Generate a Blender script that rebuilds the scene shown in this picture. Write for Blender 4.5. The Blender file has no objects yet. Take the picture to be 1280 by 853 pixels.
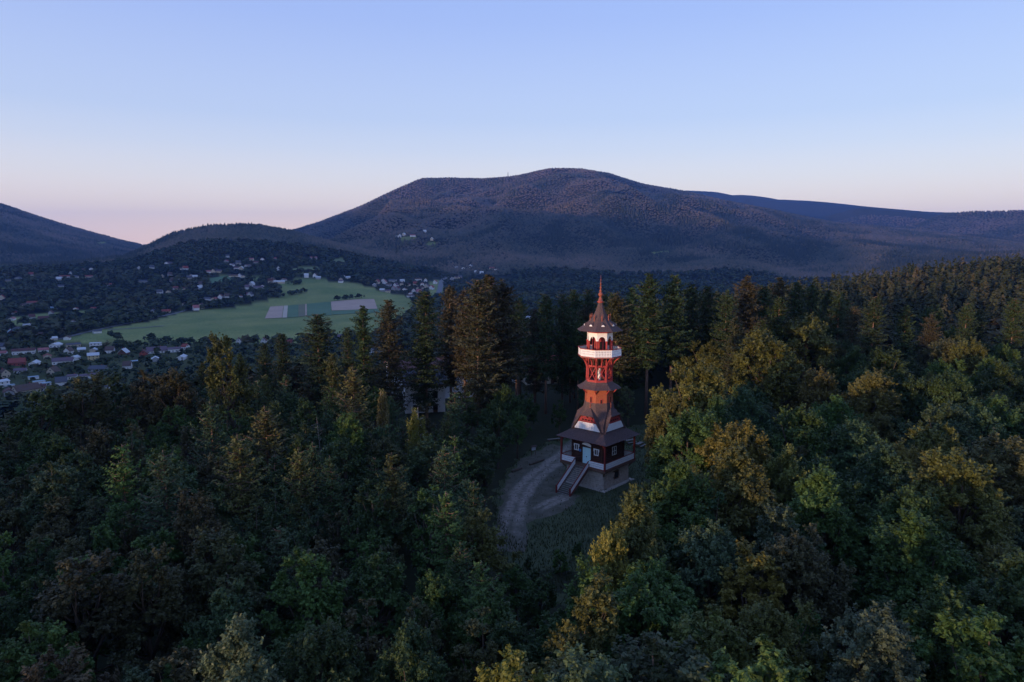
import bpy, bmesh, math, random
import numpy as np
from mathutils import Vector, Matrix

# ------------------------------------------------------------------ camera, sky, sun, exposure
SC = bpy.context.scene
COL = SC.collection
CAMZ, PITCH, FPX = 36.0, math.radians(7.45), 853.0
cam_data = bpy.data.cameras.new('camera')
cam_data.sensor_width = 36.0
cam_data.lens = 36.0 * FPX / 1280.0
cam_data.clip_start, cam_data.clip_end = 0.5, 60000.0
camera = bpy.data.objects.new('camera', cam_data)
COL.objects.link(camera)
camera.location = (0, 0, CAMZ)
camera.rotation_euler = (math.pi / 2 - PITCH, 0, 0)
SC.camera = camera

SUN_EL = math.radians(3.0)
SUN_AZ = math.radians(227.3)                 # clockwise from +Y: behind the camera, to the left
SDX, SDY = math.sin(SUN_AZ), math.cos(SUN_AZ)

world = bpy.data.worlds.new('World')
SC.world = world
world.use_nodes = True
wt = world.node_tree
sky = wt.nodes.new('ShaderNodeTexSky')
sky.sky_type = 'NISHITA'
sky.sun_disc = False
sky.sun_elevation = SUN_EL
sky.sun_rotation = SUN_AZ
sky.altitude = 500
sky.air_density, sky.dust_density, sky.ozone_density = 1.0, 0.6, 2.6
# the pink-to-periwinkle dusk gradient (multiple scattering that the sky model leaves out), the same all round
tc = wt.nodes.new('ShaderNodeTexCoord')
sep = wt.nodes.new('ShaderNodeSeparateXYZ')
wt.links.new(tc.outputs['Generated'], sep.inputs[0])
ramp = wt.nodes.new('ShaderNodeValToRGB')
els = ramp.color_ramp.elements
SKY_STOPS = [(0.0, (1.62, 1.12, 0.84)), (0.03, (1.48, 1.09, 0.85)), (0.06, (1.27, 1.03, 0.86)), (0.10, (0.97, 0.90, 0.87)), (0.14, (0.73, 0.76, 0.87)), (0.18, (0.57, 0.65, 0.86)),
             (0.30, (0.39, 0.49, 0.84)), (0.44, (0.26, 0.38, 0.80)), (1.0, (0.15, 0.24, 0.56))]
els[0].position, els[0].color = SKY_STOPS[0][0], (*SKY_STOPS[0][1], 1)
els[1].position, els[1].color = SKY_STOPS[-1][0], (*SKY_STOPS[-1][1], 1)
for p, c in SKY_STOPS[1:-1]:
    e = els.new(p)
    e.color = (*c, 1)
wt.links.new(sep.outputs[2], ramp.inputs[0])
bg = wt.nodes['Background']
bg.inputs[1].default_value = 0.082
bg2 = wt.nodes.new('ShaderNodeBackground')
bg2.inputs[1].default_value = 0.83
addsh = wt.nodes.new('ShaderNodeAddShader')
wt.links.new(sky.outputs[0], bg.inputs[0])
wt.links.new(ramp.outputs[0], bg2.inputs[0])
wt.links.new(bg.outputs[0], addsh.inputs[0])
wt.links.new(bg2.outputs[0], addsh.inputs[1])
wt.links.new(addsh.outputs[0], wt.nodes['World Output'].inputs[0])

sun_data = bpy.data.lights.new('sun', 'SUN')
sun_data.energy = 5.0
sun_data.color = (1.0, 0.66, 0.43)
sun_data.angle = math.radians(0.8)
sun = bpy.data.objects.new('sun', sun_data)
COL.objects.link(sun)
sdir = Vector((SDX * math.cos(SUN_EL), SDY * math.cos(SUN_EL), math.sin(SUN_EL)))
sun.rotation_euler = sdir.to_track_quat('Z', 'Y').to_euler()
sun.location = (-60, -60, 80)

SC.view_settings.view_transform = 'Standard'
SC.view_settings.look = 'None'
SC.view_settings.exposure = 0.28
SC.view_settings.gamma = 1.0
SC.cycles.max_bounces = 5
SC.cycles.diffuse_bounces = 3
SC.cycles.transmission_bounces = 3
SC.cycles.volume_bounces = 0

HAZE_DENSITY = 6.2e-5

# ------------------------------------------------------------------ small maths
RNG = np.random.default_rng(7)
_T = np.random.default_rng(11).random((256, 256))


def vnoise(x, y):
    x = np.asarray(x, float); y = np.asarray(y, float)
    xi = np.floor(x).astype(int); yi = np.floor(y).astype(int)
    fx = x - xi; fy = y - yi
    fx = fx * fx * (3 - 2 * fx); fy = fy * fy * (3 - 2 * fy)
    a = _T[xi & 255, yi & 255]; b = _T[(xi + 1) & 255, yi & 255]
    c = _T[xi & 255, (yi + 1) & 255]; d = _T[(xi + 1) & 255, (yi + 1) & 255]
    return (a * (1 - fx) + b * fx) * (1 - fy) + (c * (1 - fx) + d * fx) * fy


def fbm(x, y, n=4):
    s = 0; a = 0.5; t = 0
    for i in range(n):
        s = s + a * vnoise(x * 2 ** i + 17.3 * i, y * 2 ** i + 9.1 * i); t += a; a *= 0.5
    return s / t


def sstep(a, b, x):
    t = np.clip((np.asarray(x, float) - a) / (b - a), 0, 1)
    return t * t * (3 - 2 * t)


CP, SP = math.cos(PITCH), math.sin(PITCH)


def ray(px, py):
    """direction of a point of the photograph (1280 x 853), used to find where things stand"""
    dx = (px - 640) / FPX; dy = (426.5 - py) / FPX
    return np.array([dx, CP + dy * SP, -SP + dy * CP])


def proj(x, y, z):
    z = np.asarray(z, float) - CAMZ
    d = np.maximum(y * CP - z * SP, 0.01)
    return 640 + FPX * x / d, 426.5 - FPX * (y * SP + z * CP) / d


def in_poly(px, py, poly):
    px = np.asarray(px, float); py = np.asarray(py, float)
    r = np.zeros(px.shape, bool)
    n = len(poly); j = n - 1
    for i in range(n):
        xi, yi = poly[i]; xj, yj = poly[j]
        c = ((yi > py) != (yj > py)) & (px < (xj - xi) * (py - yi) / (yj - yi + 1e-9) + xi)
        r ^= c; j = i
    return r


def seg_dist(x, y, pts):
    """distance to a polyline and the height interpolated along it"""
    best = np.full(np.shape(x), 1e9); hh = np.zeros(np.shape(x))
    for (x0, y0, h0), (x1, y1, h1) in zip(pts[:-1], pts[1:]):
        vx, vy = x1 - x0, y1 - y0
        t = np.clip(((x - x0) * vx + (y - y0) * vy) / (vx * vx + vy * vy), 0, 1)
        d = np.hypot(x - x0 - t * vx, y - y0 - t * vy)
        hh = np.where(d < best, h0 + t * (h1 - h0), hh)
        best = np.minimum(best, d)
    return best, hh


# ------------------------------------------------------------------ terrain height
def sky_line(pts):
    az, te = [], []
    for px, py in pts:
        v = ray(px, py)
        az.append(math.atan2(v[0], v[1])); te.append(v[2] / math.hypot(v[0], v[1]))
    a = np.linspace(az[0], az[-1], 400)
    t = np.interp(a, az, te)
    k = max(3, int(0.02 / (a[1] - a[0]))); w = np.hanning(k + 2)[1:-1]; w /= w.sum()
    t = np.convolve(np.pad(t, (k, k), mode='edge'), w, 'same')[k:-k]
    return a, t


# crest lines of the far hills: (points of the crest, distance, width of the near slope, width of the far slope, spur height, power)
CRESTS = [
    (sky_line([(150, 312), (200, 304), (300, 300), (370, 288), (400, 278), (450, 259), (490, 240), (525, 224.5), (560, 223.5), (600, 225), (640, 222), (685, 212), (720, 212),
               (760, 218), (800, 231), (860, 241), (900, 251), (960, 263), (1040, 279), (1150, 289), (1290, 303), (1500, 312)]), 5300, 3000, 1500, 210, 1.25),
    (sky_line([(-300, 215), (-150, 235), (0, 255), (40, 269), (75, 280), (110, 290), (150, 301), (175, 306), (230, 330)]), 5400, 2400, 1600, 60, 1.2),
    (sky_line([(150, 325), (190, 306), (215, 294), (260, 284), (320, 282), (365, 290), (400, 300), (460, 315), (520, 330)]), 2700, 1250, 900, 22, 1.3),
    (sky_line([(-400, 330), (0, 334), (80, 331), (150, 324), (200, 320), (260, 330)]), 2500, 900, 700, 15, 1.3),
    (sky_line([(700, 250), (820, 235), (870, 239), (900, 239), (1000, 249), (1035, 253), (1090, 259), (1160, 265), (1200, 266), (1330, 271), (1500, 274)]), 9500, 2600, 1800, 60, 1.2),
    (sky_line([(950, 285), (1030, 271), (1075, 259), (1130, 263), (1180, 269), (1240, 278), (1300, 290)]), 7600, 1500, 1100, 40, 1.2),
    (sky_line([(1130, 285), (1180, 268), (1215, 265), (1250, 265), (1290, 263), (1400, 256), (1550, 262)]), 6600, 1700, 1100, 30, 1.2),
    (sky_line([(430, 352), (560, 343), (640, 345), (760, 350), (900, 340), (1000, 335), (1150, 320), (1300, 316)]), 3000, 900, 1200, 45, 1.2),
]
TX, TY = 13.6, 104.8                          # the lookout tower
HILL_A = [(20, -220, 0), (20, 110, 0)]
HILL_B = [(20, 110, 0), (150, 270, 0), (345, 400, 13), (650, 520, 30), (1100, 600, 36)]


def ab(a, b):
    return SDX * a - 0.678 * b, SDY * a + 0.735 * b


NEAR_SHADE_RIDGE = [(*ab(350, -700), 12.5), (*ab(350, 300), 12.5), (*ab(380, 900), 10), (*ab(420, 1500), 2)]  # unseen rise put in towards the sun, its height set by the shade wanted
WEST_SHADE_RIDGE = [(*ab(1700, 1620), 370), (*ab(1750, 2300), 420), (*ab(1800, 3500), 430), (*ab(1800, 4400), 510), (*ab(1800, 5200), 560), (*ab(1700, 6200), 300)]  # unseen mountain added to keep the valley and left slopes out of the sun


def valley(x, y):
    r = np.hypot(x, y)
    v = np.interp(r, [0, 700, 1400, 2200, 3200, 4500, 7000, 16000], [-86, -86, -80, -70, -50, -35, -20, 10])
    return v + 7 * (fbm(x / 420, y / 420, 2) - 0.5) * sstep(900, 2500, r) * 2


def height(x, y):
    x = np.asarray(x, float); y = np.asarray(y, float)
    r = np.hypot(x, y); az = np.arctan2(x, y)
    V = valley(x, y)
    z = V.copy()
    spur = 1 - np.abs(2 * fbm(x / 900 + 3, y / 900 + 8, 4) - 1)
    spur2 = fbm(x / 260, y / 260, 3)
    for (caz, cte), R, wf, wb, amp, pw in CRESTS:
        te = np.interp(az, caz, cte)
        wob = 1 + 0.05 * (vnoise(az * 9 + R, az * 0 + 2) - 0.5)
        Rr = R * wob
        crest = CAMZ + te * Rr
        inside = sstep(caz[0] - 0.12, caz[0], az) * (1 - sstep(caz[-1], caz[-1] + 0.12, az))
        t = np.where(r < Rr, (Rr - r) / wf, (r - Rr) / wb)
        t = np.clip(t, 0, 1)
        prof = (1 - t) ** pw
        prof = np.where(t < 0.12, 1 - (1 - 0.88 ** pw) * (t / 0.12) ** 1.5, prof)
        a = amp * np.minimum(t / 0.25, 1) * np.minimum((1 - t) / 0.25, 1) * np.clip((crest - V - 60) / 480, 0, 1) * np.where(r > Rr, .15, 1)
        m = V + (crest - V) * prof + a * (spur - 0.62) * 1.6 + a * 0.5 * (spur2 - 0.5)
        m = np.where(r < Rr, np.minimum(m, CAMZ + te * r), m)
        m = V + (m - V) * inside
        z = np.maximum(z, m)
    d, hh = seg_dist(x, y, WEST_SHADE_RIDGE)
    z = np.maximum(z, V + (hh + 70 * (fbm(x / 500, y / 500, 3) - 0.5) - V) * (1 - sstep(80, 1500, d)))
    near = sstep(25, 90, np.hypot(x - TX, y - TY))
    bump = (fbm(x / 38 + 5, y / 38 + 1, 3) - 0.5) * 4.0 * near
    for pts, core, fall in ((HILL_A, 40, 420), (HILL_B, 35, 330), (NEAR_SHADE_RIDGE, 40, 300)):
        d, hh = seg_dist(x, y, pts)
        w = 1 - sstep(core, core + fall, d)
        z = np.maximum(z, V + (hh + bump - V) * w)
    flat = sstep(22, 40, np.hypot(x - TX, y - TY))
    return z * flat


def h1(x, y):
    return float(height(np.array([x]), np.array([y]))[0])


_MARCH = np.concatenate([np.linspace(15, 300, 300), np.geomspace(301, 14000, 1500)])


def ground_at(px, py):
    v = ray(px, py)
    v = v / math.hypot(v[0], v[1])
    X, Y, Z = v[0] * _MARCH, v[1] * _MARCH, CAMZ + v[2] * _MARCH
    below = Z < height(X, Y)
    i = int(np.argmax(below)) if below.any() else len(_MARCH) - 1
    return X[i], Y[i], h1(X[i], Y[i])


# ------------------------------------------------------------------ materials
def new_mat(name):
    m = bpy.data.materials.new(name)
    m.use_nodes = True
    return m, m.node_tree, m.node_tree.nodes['Principled BSDF']


def mat(name, c1, c2=None, scale=3.0, rough=0.8, bump=0.0, bscale=None, stretch=None, spec=0.3):
    m, nt, b = new_mat(name)
    b.inputs['Roughness'].default_value = rough
    b.inputs['Specular IOR Level'].default_value = spec
    c2 = c2 or tuple(v * 0.7 for v in c1)
    co = nt.nodes.new('ShaderNodeTexCoord')
    src = co.outputs['Object']
    if stretch:
        mp = nt.nodes.new('ShaderNodeMapping'); mp.inputs['Scale'].default_value = stretch
        nt.links.new(src, mp.inputs[0]); src = mp.outputs[0]
    n = nt.nodes.new('ShaderNodeTexNoise')
    n.inputs['Scale'].default_value = scale; n.inputs['Detail'].default_value = 6; n.inputs['Roughness'].default_value = 0.65
    nt.links.new(src, n.inputs['Vector'])
    rp = nt.nodes.new('ShaderNodeValToRGB')
    rp.color_ramp.elements[0].position = 0.32; rp.color_ramp.elements[0].color = (*c2, 1)
    rp.color_ramp.elements[1].position = 0.68; rp.color_ramp.elements[1].color = (*c1, 1)
    nt.links.new(n.outputs[0], rp.inputs[0])
    nt.links.new(rp.outputs[0], b.inputs['Base Color'])
    if bump:
        n2 = nt.nodes.new('ShaderNodeTexNoise'); n2.inputs['Scale'].default_value = bscale or scale * 4; n2.inputs['Detail'].default_value = 4
        nt.links.new(src, n2.inputs['Vector'])
        bp = nt.nodes.new('ShaderNodeBump'); bp.inputs['Strength'].default_value = bump; bp.inputs['Distance'].default_value = 0.05
        nt.links.new(n2.outputs[0], bp.inputs['Height']); nt.links.new(bp.outputs[0], b.inputs['Normal'])
    return m


def leaf_mat(name, per_object=True, stops=None, trans=0.22, bright=(0.55, 1.5), rough=0.55):
    """foliage: a colour for the tree, lightness by leaf"""
    m, nt, b = new_mat(name)
    b.inputs['Roughness'].default_value = rough
    b.inputs['Specular IOR Level'].default_value = 0.25
    at = nt.nodes.new('ShaderNodeAttribute'); at.attribute_name = 'tint'
    if per_object:
        oi = nt.nodes.new('ShaderNodeObjectInfo')
        mr = nt.nodes.new('ShaderNodeMapRange'); mr.inputs[3].default_value, mr.inputs[4].default_value = bright
        nt.links.new(at.outputs['Fac'], mr.inputs[0])
        mx = nt.nodes.new('ShaderNodeVectorMath'); mx.operation = 'SCALE'
        nt.links.new(oi.outputs['Color'], mx.inputs[0]); nt.links.new(mr.outputs[0], mx.inputs['Scale'])
        col = mx.outputs[0]
    else:
        rp = nt.nodes.new('ShaderNodeValToRGB')
        e = rp.color_ramp.elements
        e[0].position, e[0].color = stops[0][0], (*stops[0][1], 1)
        e[1].position, e[1].color = stops[-1][0], (*stops[-1][1], 1)
        for p, c in stops[1:-1]:
            q = e.new(p); q.color = (*c, 1)
        nt.links.new(at.outputs['Fac'], rp.inputs[0]); col = rp.outputs[0]
    nt.links.new(col, b.inputs['Base Color'])
    if trans:
        tr = nt.nodes.new('ShaderNodeBsdfTranslucent'); nt.links.new(col, tr.inputs[0])
        ms = nt.nodes.new('ShaderNodeMixShader'); ms.inputs[0].default_value = trans
        nt.links.new(b.outputs[0], ms.inputs[1]); nt.links.new(tr.outputs[0], ms.inputs[2])
        nt.links.new(ms.outputs[0], nt.nodes['Material Output'].inputs[0])
    return m


M = {}
M['leaf'] = leaf_mat('broadleaf_foliage')
M['needle'] = leaf_mat('needle_foliage', trans=0.1, bright=(0.5, 1.45), rough=0.7)
M['bark'] = mat('bark', (0.13, 0.095, 0.07), (0.05, 0.04, 0.03), 2.0, 0.9, 0.6, 9, (3, 3, 0.5))
M['pine_bark'] = mat('conifer_bark', (0.26, 0.16, 0.12), (0.11, 0.075, 0.06), 2.0, 0.9, 0.6, 9, (3, 3, 0.6))
M['birch_bark'] = mat('birch_bark', (0.62, 0.60, 0.56), (0.12, 0.11, 0.10), 2.2, 0.7, 0.2, 8, (1, 1, 4))
M['dead_bark'] = mat('dead_wood', (0.20, 0.18, 0.16), (0.1, 0.09, 0.08), 3, 0.85)
M['far_leaf'] = leaf_mat('distant_forest_foliage', False,
                         [(0, (0.018, 0.034, 0.016)), (0.35, (0.040, 0.060, 0.022)), (0.7, (0.066, 0.070, 0.028)), (1, (0.088, 0.072, 0.034))], 0.0, rough=0.8)
M['hill_leaf'] = leaf_mat('hillside_forest_foliage', False,
                         [(0, (0.014, 0.024, 0.013)), (0.35, (0.030, 0.040, 0.019)), (0.7, (0.060, 0.053, 0.027)), (1, (0.085, 0.060, 0.035))], 0.0, rough=0.8)
M['mount_leaf'] = leaf_mat('mountain_forest_foliage', False,
                           [(0, (0.028, 0.042, 0.028)), (0.35, (0.072, 0.074, 0.046)), (0.7, (0.140, 0.108, 0.070)), (1, (0.185, 0.13, 0.09))], 0.0, rough=0.85)


def ground_material():
    m, nt, b = new_mat('ground_turf')
    b.inputs['Roughness'].default_value = 0.95
    b.inputs['Specular IOR Level'].default_value = 0.1
    geo = nt.nodes.new('ShaderNodeNewGeometry')
    at = nt.nodes.new('ShaderNodeAttribute'); at.attribute_name = 'wood'
    n1 = nt.nodes.new('ShaderNodeTexNoise'); n1.inputs['Scale'].default_value = 0.012; n1.inputs['Detail'].default_value = 8
    n2 = nt.nodes.new('ShaderNodeTexNoise'); n2.inputs['Scale'].default_value = 0.6; n2.inputs['Detail'].default_value = 6
    for n in (n1, n2):
        nt.links.new(geo.outputs['Position'], n.inputs['Vector'])
    r1 = nt.nodes.new('ShaderNodeValToRGB')
    r1.color_ramp.elements[0].position = 0.35; r1.color_ramp.elements[0].color = (0.19, 0.255, 0.092, 1)
    r1.color_ramp.elements[1].position = 0.65; r1.color_ramp.elements[1].color = (0.31, 0.335, 0.125, 1)
    nt.links.new(n1.outputs[0], r1.inputs[0])
    r2 = nt.nodes.new('ShaderNodeValToRGB')
    r2.color_ramp.elements[0].position = 0.35; r2.color_ramp.elements[0].color = (0.55, 0.55, 0.55, 1)
    r2.color_ramp.elements[1].position = 0.65; r2.color_ramp.elements[1].color = (1.15, 1.12, 1.0, 1)
    nt.links.new(n2.outputs[0], r2.inputs[0])
    mu = nt.nodes.new('ShaderNodeMix'); mu.data_type = 'RGBA'; mu.blend_type = 'MULTIPLY'; mu.inputs[0].default_value = 1
    nt.links.new(r1.outputs[0], mu.inputs[6]); nt.links.new(r2.outputs[0], mu.inputs[7])
    fl = nt.nodes.new('ShaderNodeMix'); fl.data_type = 'RGBA'
    fl.inputs[7].default_value = (0.032, 0.036, 0.02, 1)
    nt.links.new(at.outputs['Fac'], fl.inputs[0]); nt.links.new(mu.outputs[2], fl.inputs[6])
    nt.links.new(fl.outputs[2], b.inputs['Base Color'])
    bp = nt.nodes.new('ShaderNodeBump'); bp.inputs['Strength'].default_value = 0.5; bp.inputs['Distance'].default_value = 0.3
    nt.links.new(n2.outputs[0], bp.inputs['Height']); nt.links.new(bp.outputs[0], b.inputs['Normal'])
    return m


M['ground'] = ground_material()
M['gravel'] = mat('path_gravel', (0.21, 0.19, 0.17), (0.12, 0.105, 0.085), 0.9, 0.95, 0.4, 12)
def gravel_material():
    m, nt, b = new_mat('path_gravel')
    b.inputs['Roughness'].default_value = 0.95
    co = nt.nodes.new('ShaderNodeTexCoord'); at = nt.nodes.new('ShaderNodeAttribute'); at.attribute_name = 'edge'
    ns = [nt.nodes.new('ShaderNodeTexNoise') for _ in range(3)]
    for n, sc in zip(ns, (0.55, 2.2, 14)):
        n.inputs['Scale'].default_value = sc; n.inputs['Detail'].default_value = 6; nt.links.new(co.outputs['Object'], n.inputs['Vector'])
    m1 = nt.nodes.new('ShaderNodeMath'); m1.operation = 'MULTIPLY_ADD'; m1.inputs[1].default_value = 1.5
    m2 = nt.nodes.new('ShaderNodeMath'); m2.operation = 'MULTIPLY_ADD'; m2.inputs[1].default_value = 2.2; m2.inputs[2].default_value = -1.55
    nt.links.new(ns[0].outputs[0], m2.inputs[0]); nt.links.new(at.outputs['Fac'], m1.inputs[0]); nt.links.new(m2.outputs[0], m1.inputs[2])
    m1.use_clamp = True
    gr = nt.nodes.new('ShaderNodeValToRGB')
    gr.color_ramp.elements[0].position = .3; gr.color_ramp.elements[0].color = (0.165, 0.137, 0.11, 1)
    gr.color_ramp.elements[1].position = .7; gr.color_ramp.elements[1].color = (0.32, 0.27, 0.22, 1)
    nt.links.new(ns[1].outputs[0], gr.inputs[0])
    mx = nt.nodes.new('ShaderNodeMix'); mx.data_type = 'RGBA'; mx.inputs[6].default_value = (0.095, 0.088, 0.062, 1)
    nt.links.new(m1.outputs[0], mx.inputs[0]); nt.links.new(gr.outputs[0], mx.inputs[7]); nt.links.new(mx.outputs[2], b.inputs['Base Color'])
    bp = nt.nodes.new('ShaderNodeBump'); bp.inputs['Strength'].default_value = .5; bp.inputs['Distance'].default_value = .06
    nt.links.new(ns[2].outputs[0], bp.inputs['Height']); nt.links.new(bp.outputs[0], b.inputs['Normal'])
    return m


M['gravel'] = gravel_material()
M['trod'] = mat('trodden_earth', (0.14, 0.12, 0.092), (0.06, 0.062, 0.038), 0.7, 0.95, 0.4, 12)
M['asphalt'] = mat('asphalt', (0.20, 0.20, 0.21), (0.15, 0.15, 0.155), 0.2, 0.9)
M['field_tan'] = mat('ploughed_earth', (0.54, 0.38, 0.28), (0.45, 0.315, 0.235), 0.03, 0.95)
M['field_pale'] = mat('stubble', (0.58, 0.48, 0.37), (0.49, 0.41, 0.31), 0.03, 0.95)
M['field_green'] = mat('green_crop', (0.115, 0.20, 0.095), (0.095, 0.17, 0.08), 0.03, 0.95)
M['field_olive'] = mat('olive_crop', (0.19, 0.18, 0.095), (0.16, 0.155, 0.08), 0.03, 0.95)
M['field_meadow'] = mat('mown_meadow', (0.2, 0.23, 0.10), (0.14, 0.18, 0.075), 0.012, 0.95)
# the tower
M['shingle'] = mat('weathered_roof_shingles', (0.13, 0.085, 0.08), (0.06, 0.04, 0.04), 5, 0.85, 0.5, 14, (1, 1, 2.5))
M['shaft'] = mat('oiled_wall_shingles', (0.38, 0.105, 0.05), (0.235, 0.062, 0.03), 4, 0.8, 0.4, 14, (1, 1, 2.0))
M['red'] = mat('red_stained_timber', (0.40, 0.052, 0.048), (0.27, 0.034, 0.032), 4, 0.65, 0.2, 20)
M['rail_red'] = mat('dark_red_timber', (0.22, 0.032, 0.028), (0.15, 0.022, 0.02), 4, 0.65, 0.2, 20)
M['log'] = mat('dark_log_walls', (0.085, 0.034, 0.022), (0.042, 0.018, 0.013), 3, 0.75, 0.4, 10, (1, 1, 6))
M['white'] = mat('white_paint', (0.87, 0.86, 0.85), (0.76, 0.75, 0.74), 5, 0.6, 0.1, 20)
M['brown'] = mat('brown_planks', (0.17, 0.10, 0.07), (0.10, 0.06, 0.042), 3, 0.8, 0.3, 14, (1, 6, 1))
M['stone'] = mat('rubble_stone', (0.55, 0.49, 0.42), (0.36, 0.31, 0.265), 2.2, 0.9, 0.6, 9)
M['mortar'] = mat('mortar', (0.30, 0.27, 0.24), (0.22, 0.2, 0.18), 4, 0.95)
M['cyan'] = mat('pale_turquoise_paint', (0.58, 0.85, 0.87), (0.48, 0.76, 0.80), 4, 0.55)
M['blue'] = mat('blue_sign_paint', (0.05, 0.20, 0.5), (0.05, 0.17, 0.42), 4, 0.5)
M['dark'] = mat('dark_interior', (0.02, 0.016, 0.014), (0.012, 0.01, 0.009), 3, 0.9)
M['glass'] = mat('window_glass', (0.035, 0.045, 0.055), (0.025, 0.032, 0.04), 3, 0.12, spec=0.6)
M['iron'] = mat('dark_iron', (0.05, 0.05, 0.05), (0.03, 0.03, 0.03), 6, 0.5)
M['copper'] = mat('reddish_copper', (0.33, 0.10, 0.06), (0.22, 0.06, 0.04), 6, 0.5)
M['grey_wood'] = mat('weathered_grey_wood', (0.24, 0.215, 0.19), (0.15, 0.135, 0.12), 4, 0.85, 0.3, 12, (1, 6, 1))
WALLS = {'white': (0.83, 0.82, 0.81), 'cream': (0.66, 0.56, 0.42), 'grey': (0.42, 0.42, 0.43), 'yellow': (0.66, 0.52, 0.28), 'timber': (0.15, 0.075, 0.05), 'brick': (0.33, 0.09, 0.07), 'teal': (0.30, 0.48, 0.50)}
ROOFS = {'maroon': (0.13, 0.055, 0.05), 'red': (0.30, 0.075, 0.06), 'brown': (0.13, 0.085, 0.07), 'slate': (0.11, 0.115, 0.14), 'white': (0.66, 0.68, 0.70), 'purple': (0.17, 0.12, 0.15), 'pink': (0.40, 0.15, 0.15), 'blue': (0.35, 0.47, 0.56)}
for k, c in WALLS.items():
    M['wall_' + k] = mat('render_' + k, c, tuple(v * 0.85 for v in c), 0.5, 0.85)
for k, c in ROOFS.items():
    M['roof_' + k] = mat('tiles_' + k, c, tuple(v * 0.75 for v in c), 1.2, 0.75, 0.3, 8)


# ------------------------------------------------------------------ mesh and object helpers
def np_mesh(name, V, F, mats, midx=None, tint=None, attr='tint', smooth=False):
    V = np.ascontiguousarray(V, np.float32); F = np.ascontiguousarray(F, np.int32)
    k = F.shape[1]
    me = bpy.data.meshes.new(name)
    me.vertices.add(len(V)); me.vertices.foreach_set('co', V.ravel())
    me.loops.add(F.size); me.loops.foreach_set('vertex_index', F.ravel())
    me.polygons.add(len(F))
    me.polygons.foreach_set('loop_start', np.arange(0, F.size, k, dtype=np.int32))
    me.polygons.foreach_set('use_smooth', np.full(len(F), smooth, dtype=bool))
    for m in mats:
        me.materials.append(m)
    if midx is not None:
        me.polygons.foreach_set('material_index', np.ascontiguousarray(midx, np.int32))
    if tint is not None:
        a = me.attributes.new(attr, 'FLOAT', 'POINT')
        a.data.foreach_set('value', np.ascontiguousarray(tint, np.float32))
    me.update(calc_edges=True)
    return me


def link(name, data, parent=None, loc=None, rotz=None):
    o = bpy.data.objects.new(name, data)
    COL.objects.link(o)
    if parent is not None:
        o.parent = parent
    if loc is not None:
        o.location = loc
    if rotz is not None:
        o.rotation_euler = (0, 0, rotz)
    return o


def tag(o, label=None, cat=None, group=None, kind=None):
    if label: o['label'] = label
    if cat: o['category'] = cat
    if group: o['group'] = group
    if kind: o['kind'] = kind
    return o


class MB:
    """collects simple shapes in one bmesh"""

    def __init__(self):
        self.b = bmesh.new()

    def poly(self, pts):
        return self.b.faces.new([self.b.verts.new(p) for p in pts])

    def hexa(self, lo, hi):
        """two rings of the same number of points, closed into a solid"""
        a = [self.b.verts.new(p) for p in lo]; c = [self.b.verts.new(p) for p in hi]
        n = len(a)
        for i in range(n):
            self.b.faces.new((a[i], a[(i + 1) % n], c[(i + 1) % n], c[i]))
        self.b.faces.new(a[::-1]); self.b.faces.new(c)
        return self

    def box(self, x0, x1, y0, y1, z0, z1):
        return self.hexa([(x0, y0, z0), (x1, y0, z0), (x1, y1, z0), (x0, y1, z0)], [(x0, y0, z1), (x1, y0, z1), (x1, y1, z1), (x0, y1, z1)])

    def bar(self, p, q, w, h=None, up=(0, 0, 1), ext=0.0):
        """a square bar from p to q"""
        p = Vector(p); q = Vector(q); h = h or w
        d = (q - p).normalized(); p = p - d * ext; q = q + d * ext
        u = Vector(up)
        if abs(d.dot(u)) > 0.97: u = Vector((0, 1, 0))
        s = d.cross(u).normalized(); t = s.cross(d).normalized()
        o = [(-w / 2, -h / 2), (w / 2, -h / 2), (w / 2, h / 2), (-w / 2, h / 2)]
        return self.hexa([p + s * a + t * c for a, c in o], [q + s * a + t * c for a, c in o])

    def tube(self, pts, rad, n=8):
        prev = None
        for i, p in enumerate(pts):
            p = Vector(p)
            a = Vector(pts[max(i - 1, 0)]); c = Vector(pts[min(i + 1, len(pts) - 1)])
            d = (c - a).normalized(); u = Vector((0, 0, 1)) if abs(d.z) < 0.95 else Vector((0, 1, 0))
            s = d.cross(u).normalized(); t = s.cross(d)
            ring = [self.b.verts.new(p + (s * math.cos(k * math.tau / n) + t * math.sin(k * math.tau / n)) * rad[i]) for k in range(n)]
            if prev:
                for k in range(n):
                    self.b.faces.new((prev[k], prev[(k + 1) % n], ring[(k + 1) % n], ring[k]))
            else:
                self.b.faces.new(ring[::-1])
            prev = ring
        self.b.faces.new(prev)
        return self

    def loft(self, rings, cap=True):
        prev = None
        for r in rings:
            cur = [self.b.verts.new(p) for p in r]
            if prev:
                n = len(cur)
                for k in range(n):
                    self.b.faces.new((prev[k], prev[(k + 1) % n], cur[(k + 1) % n], cur[k]))
            elif cap:
                self.b.faces.new(cur[::-1])
            prev = cur
        if cap: self.b.faces.new(prev)
        return self

    def build(self, name, m, parent=None, smooth=False, mesh_only=False):
        bmesh.ops.recalc_face_normals(self.b, faces=self.b.faces)
        me = bpy.data.meshes.new(name)
        self.b.to_mesh(me); self.b.free()
        for x in (m if isinstance(m, (list, tuple)) else [m]):
            me.materials.append(x)
        if smooth:
            for p in me.polygons: p.use_smooth = True
        return me if mesh_only else link(name, me, parent)


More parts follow.
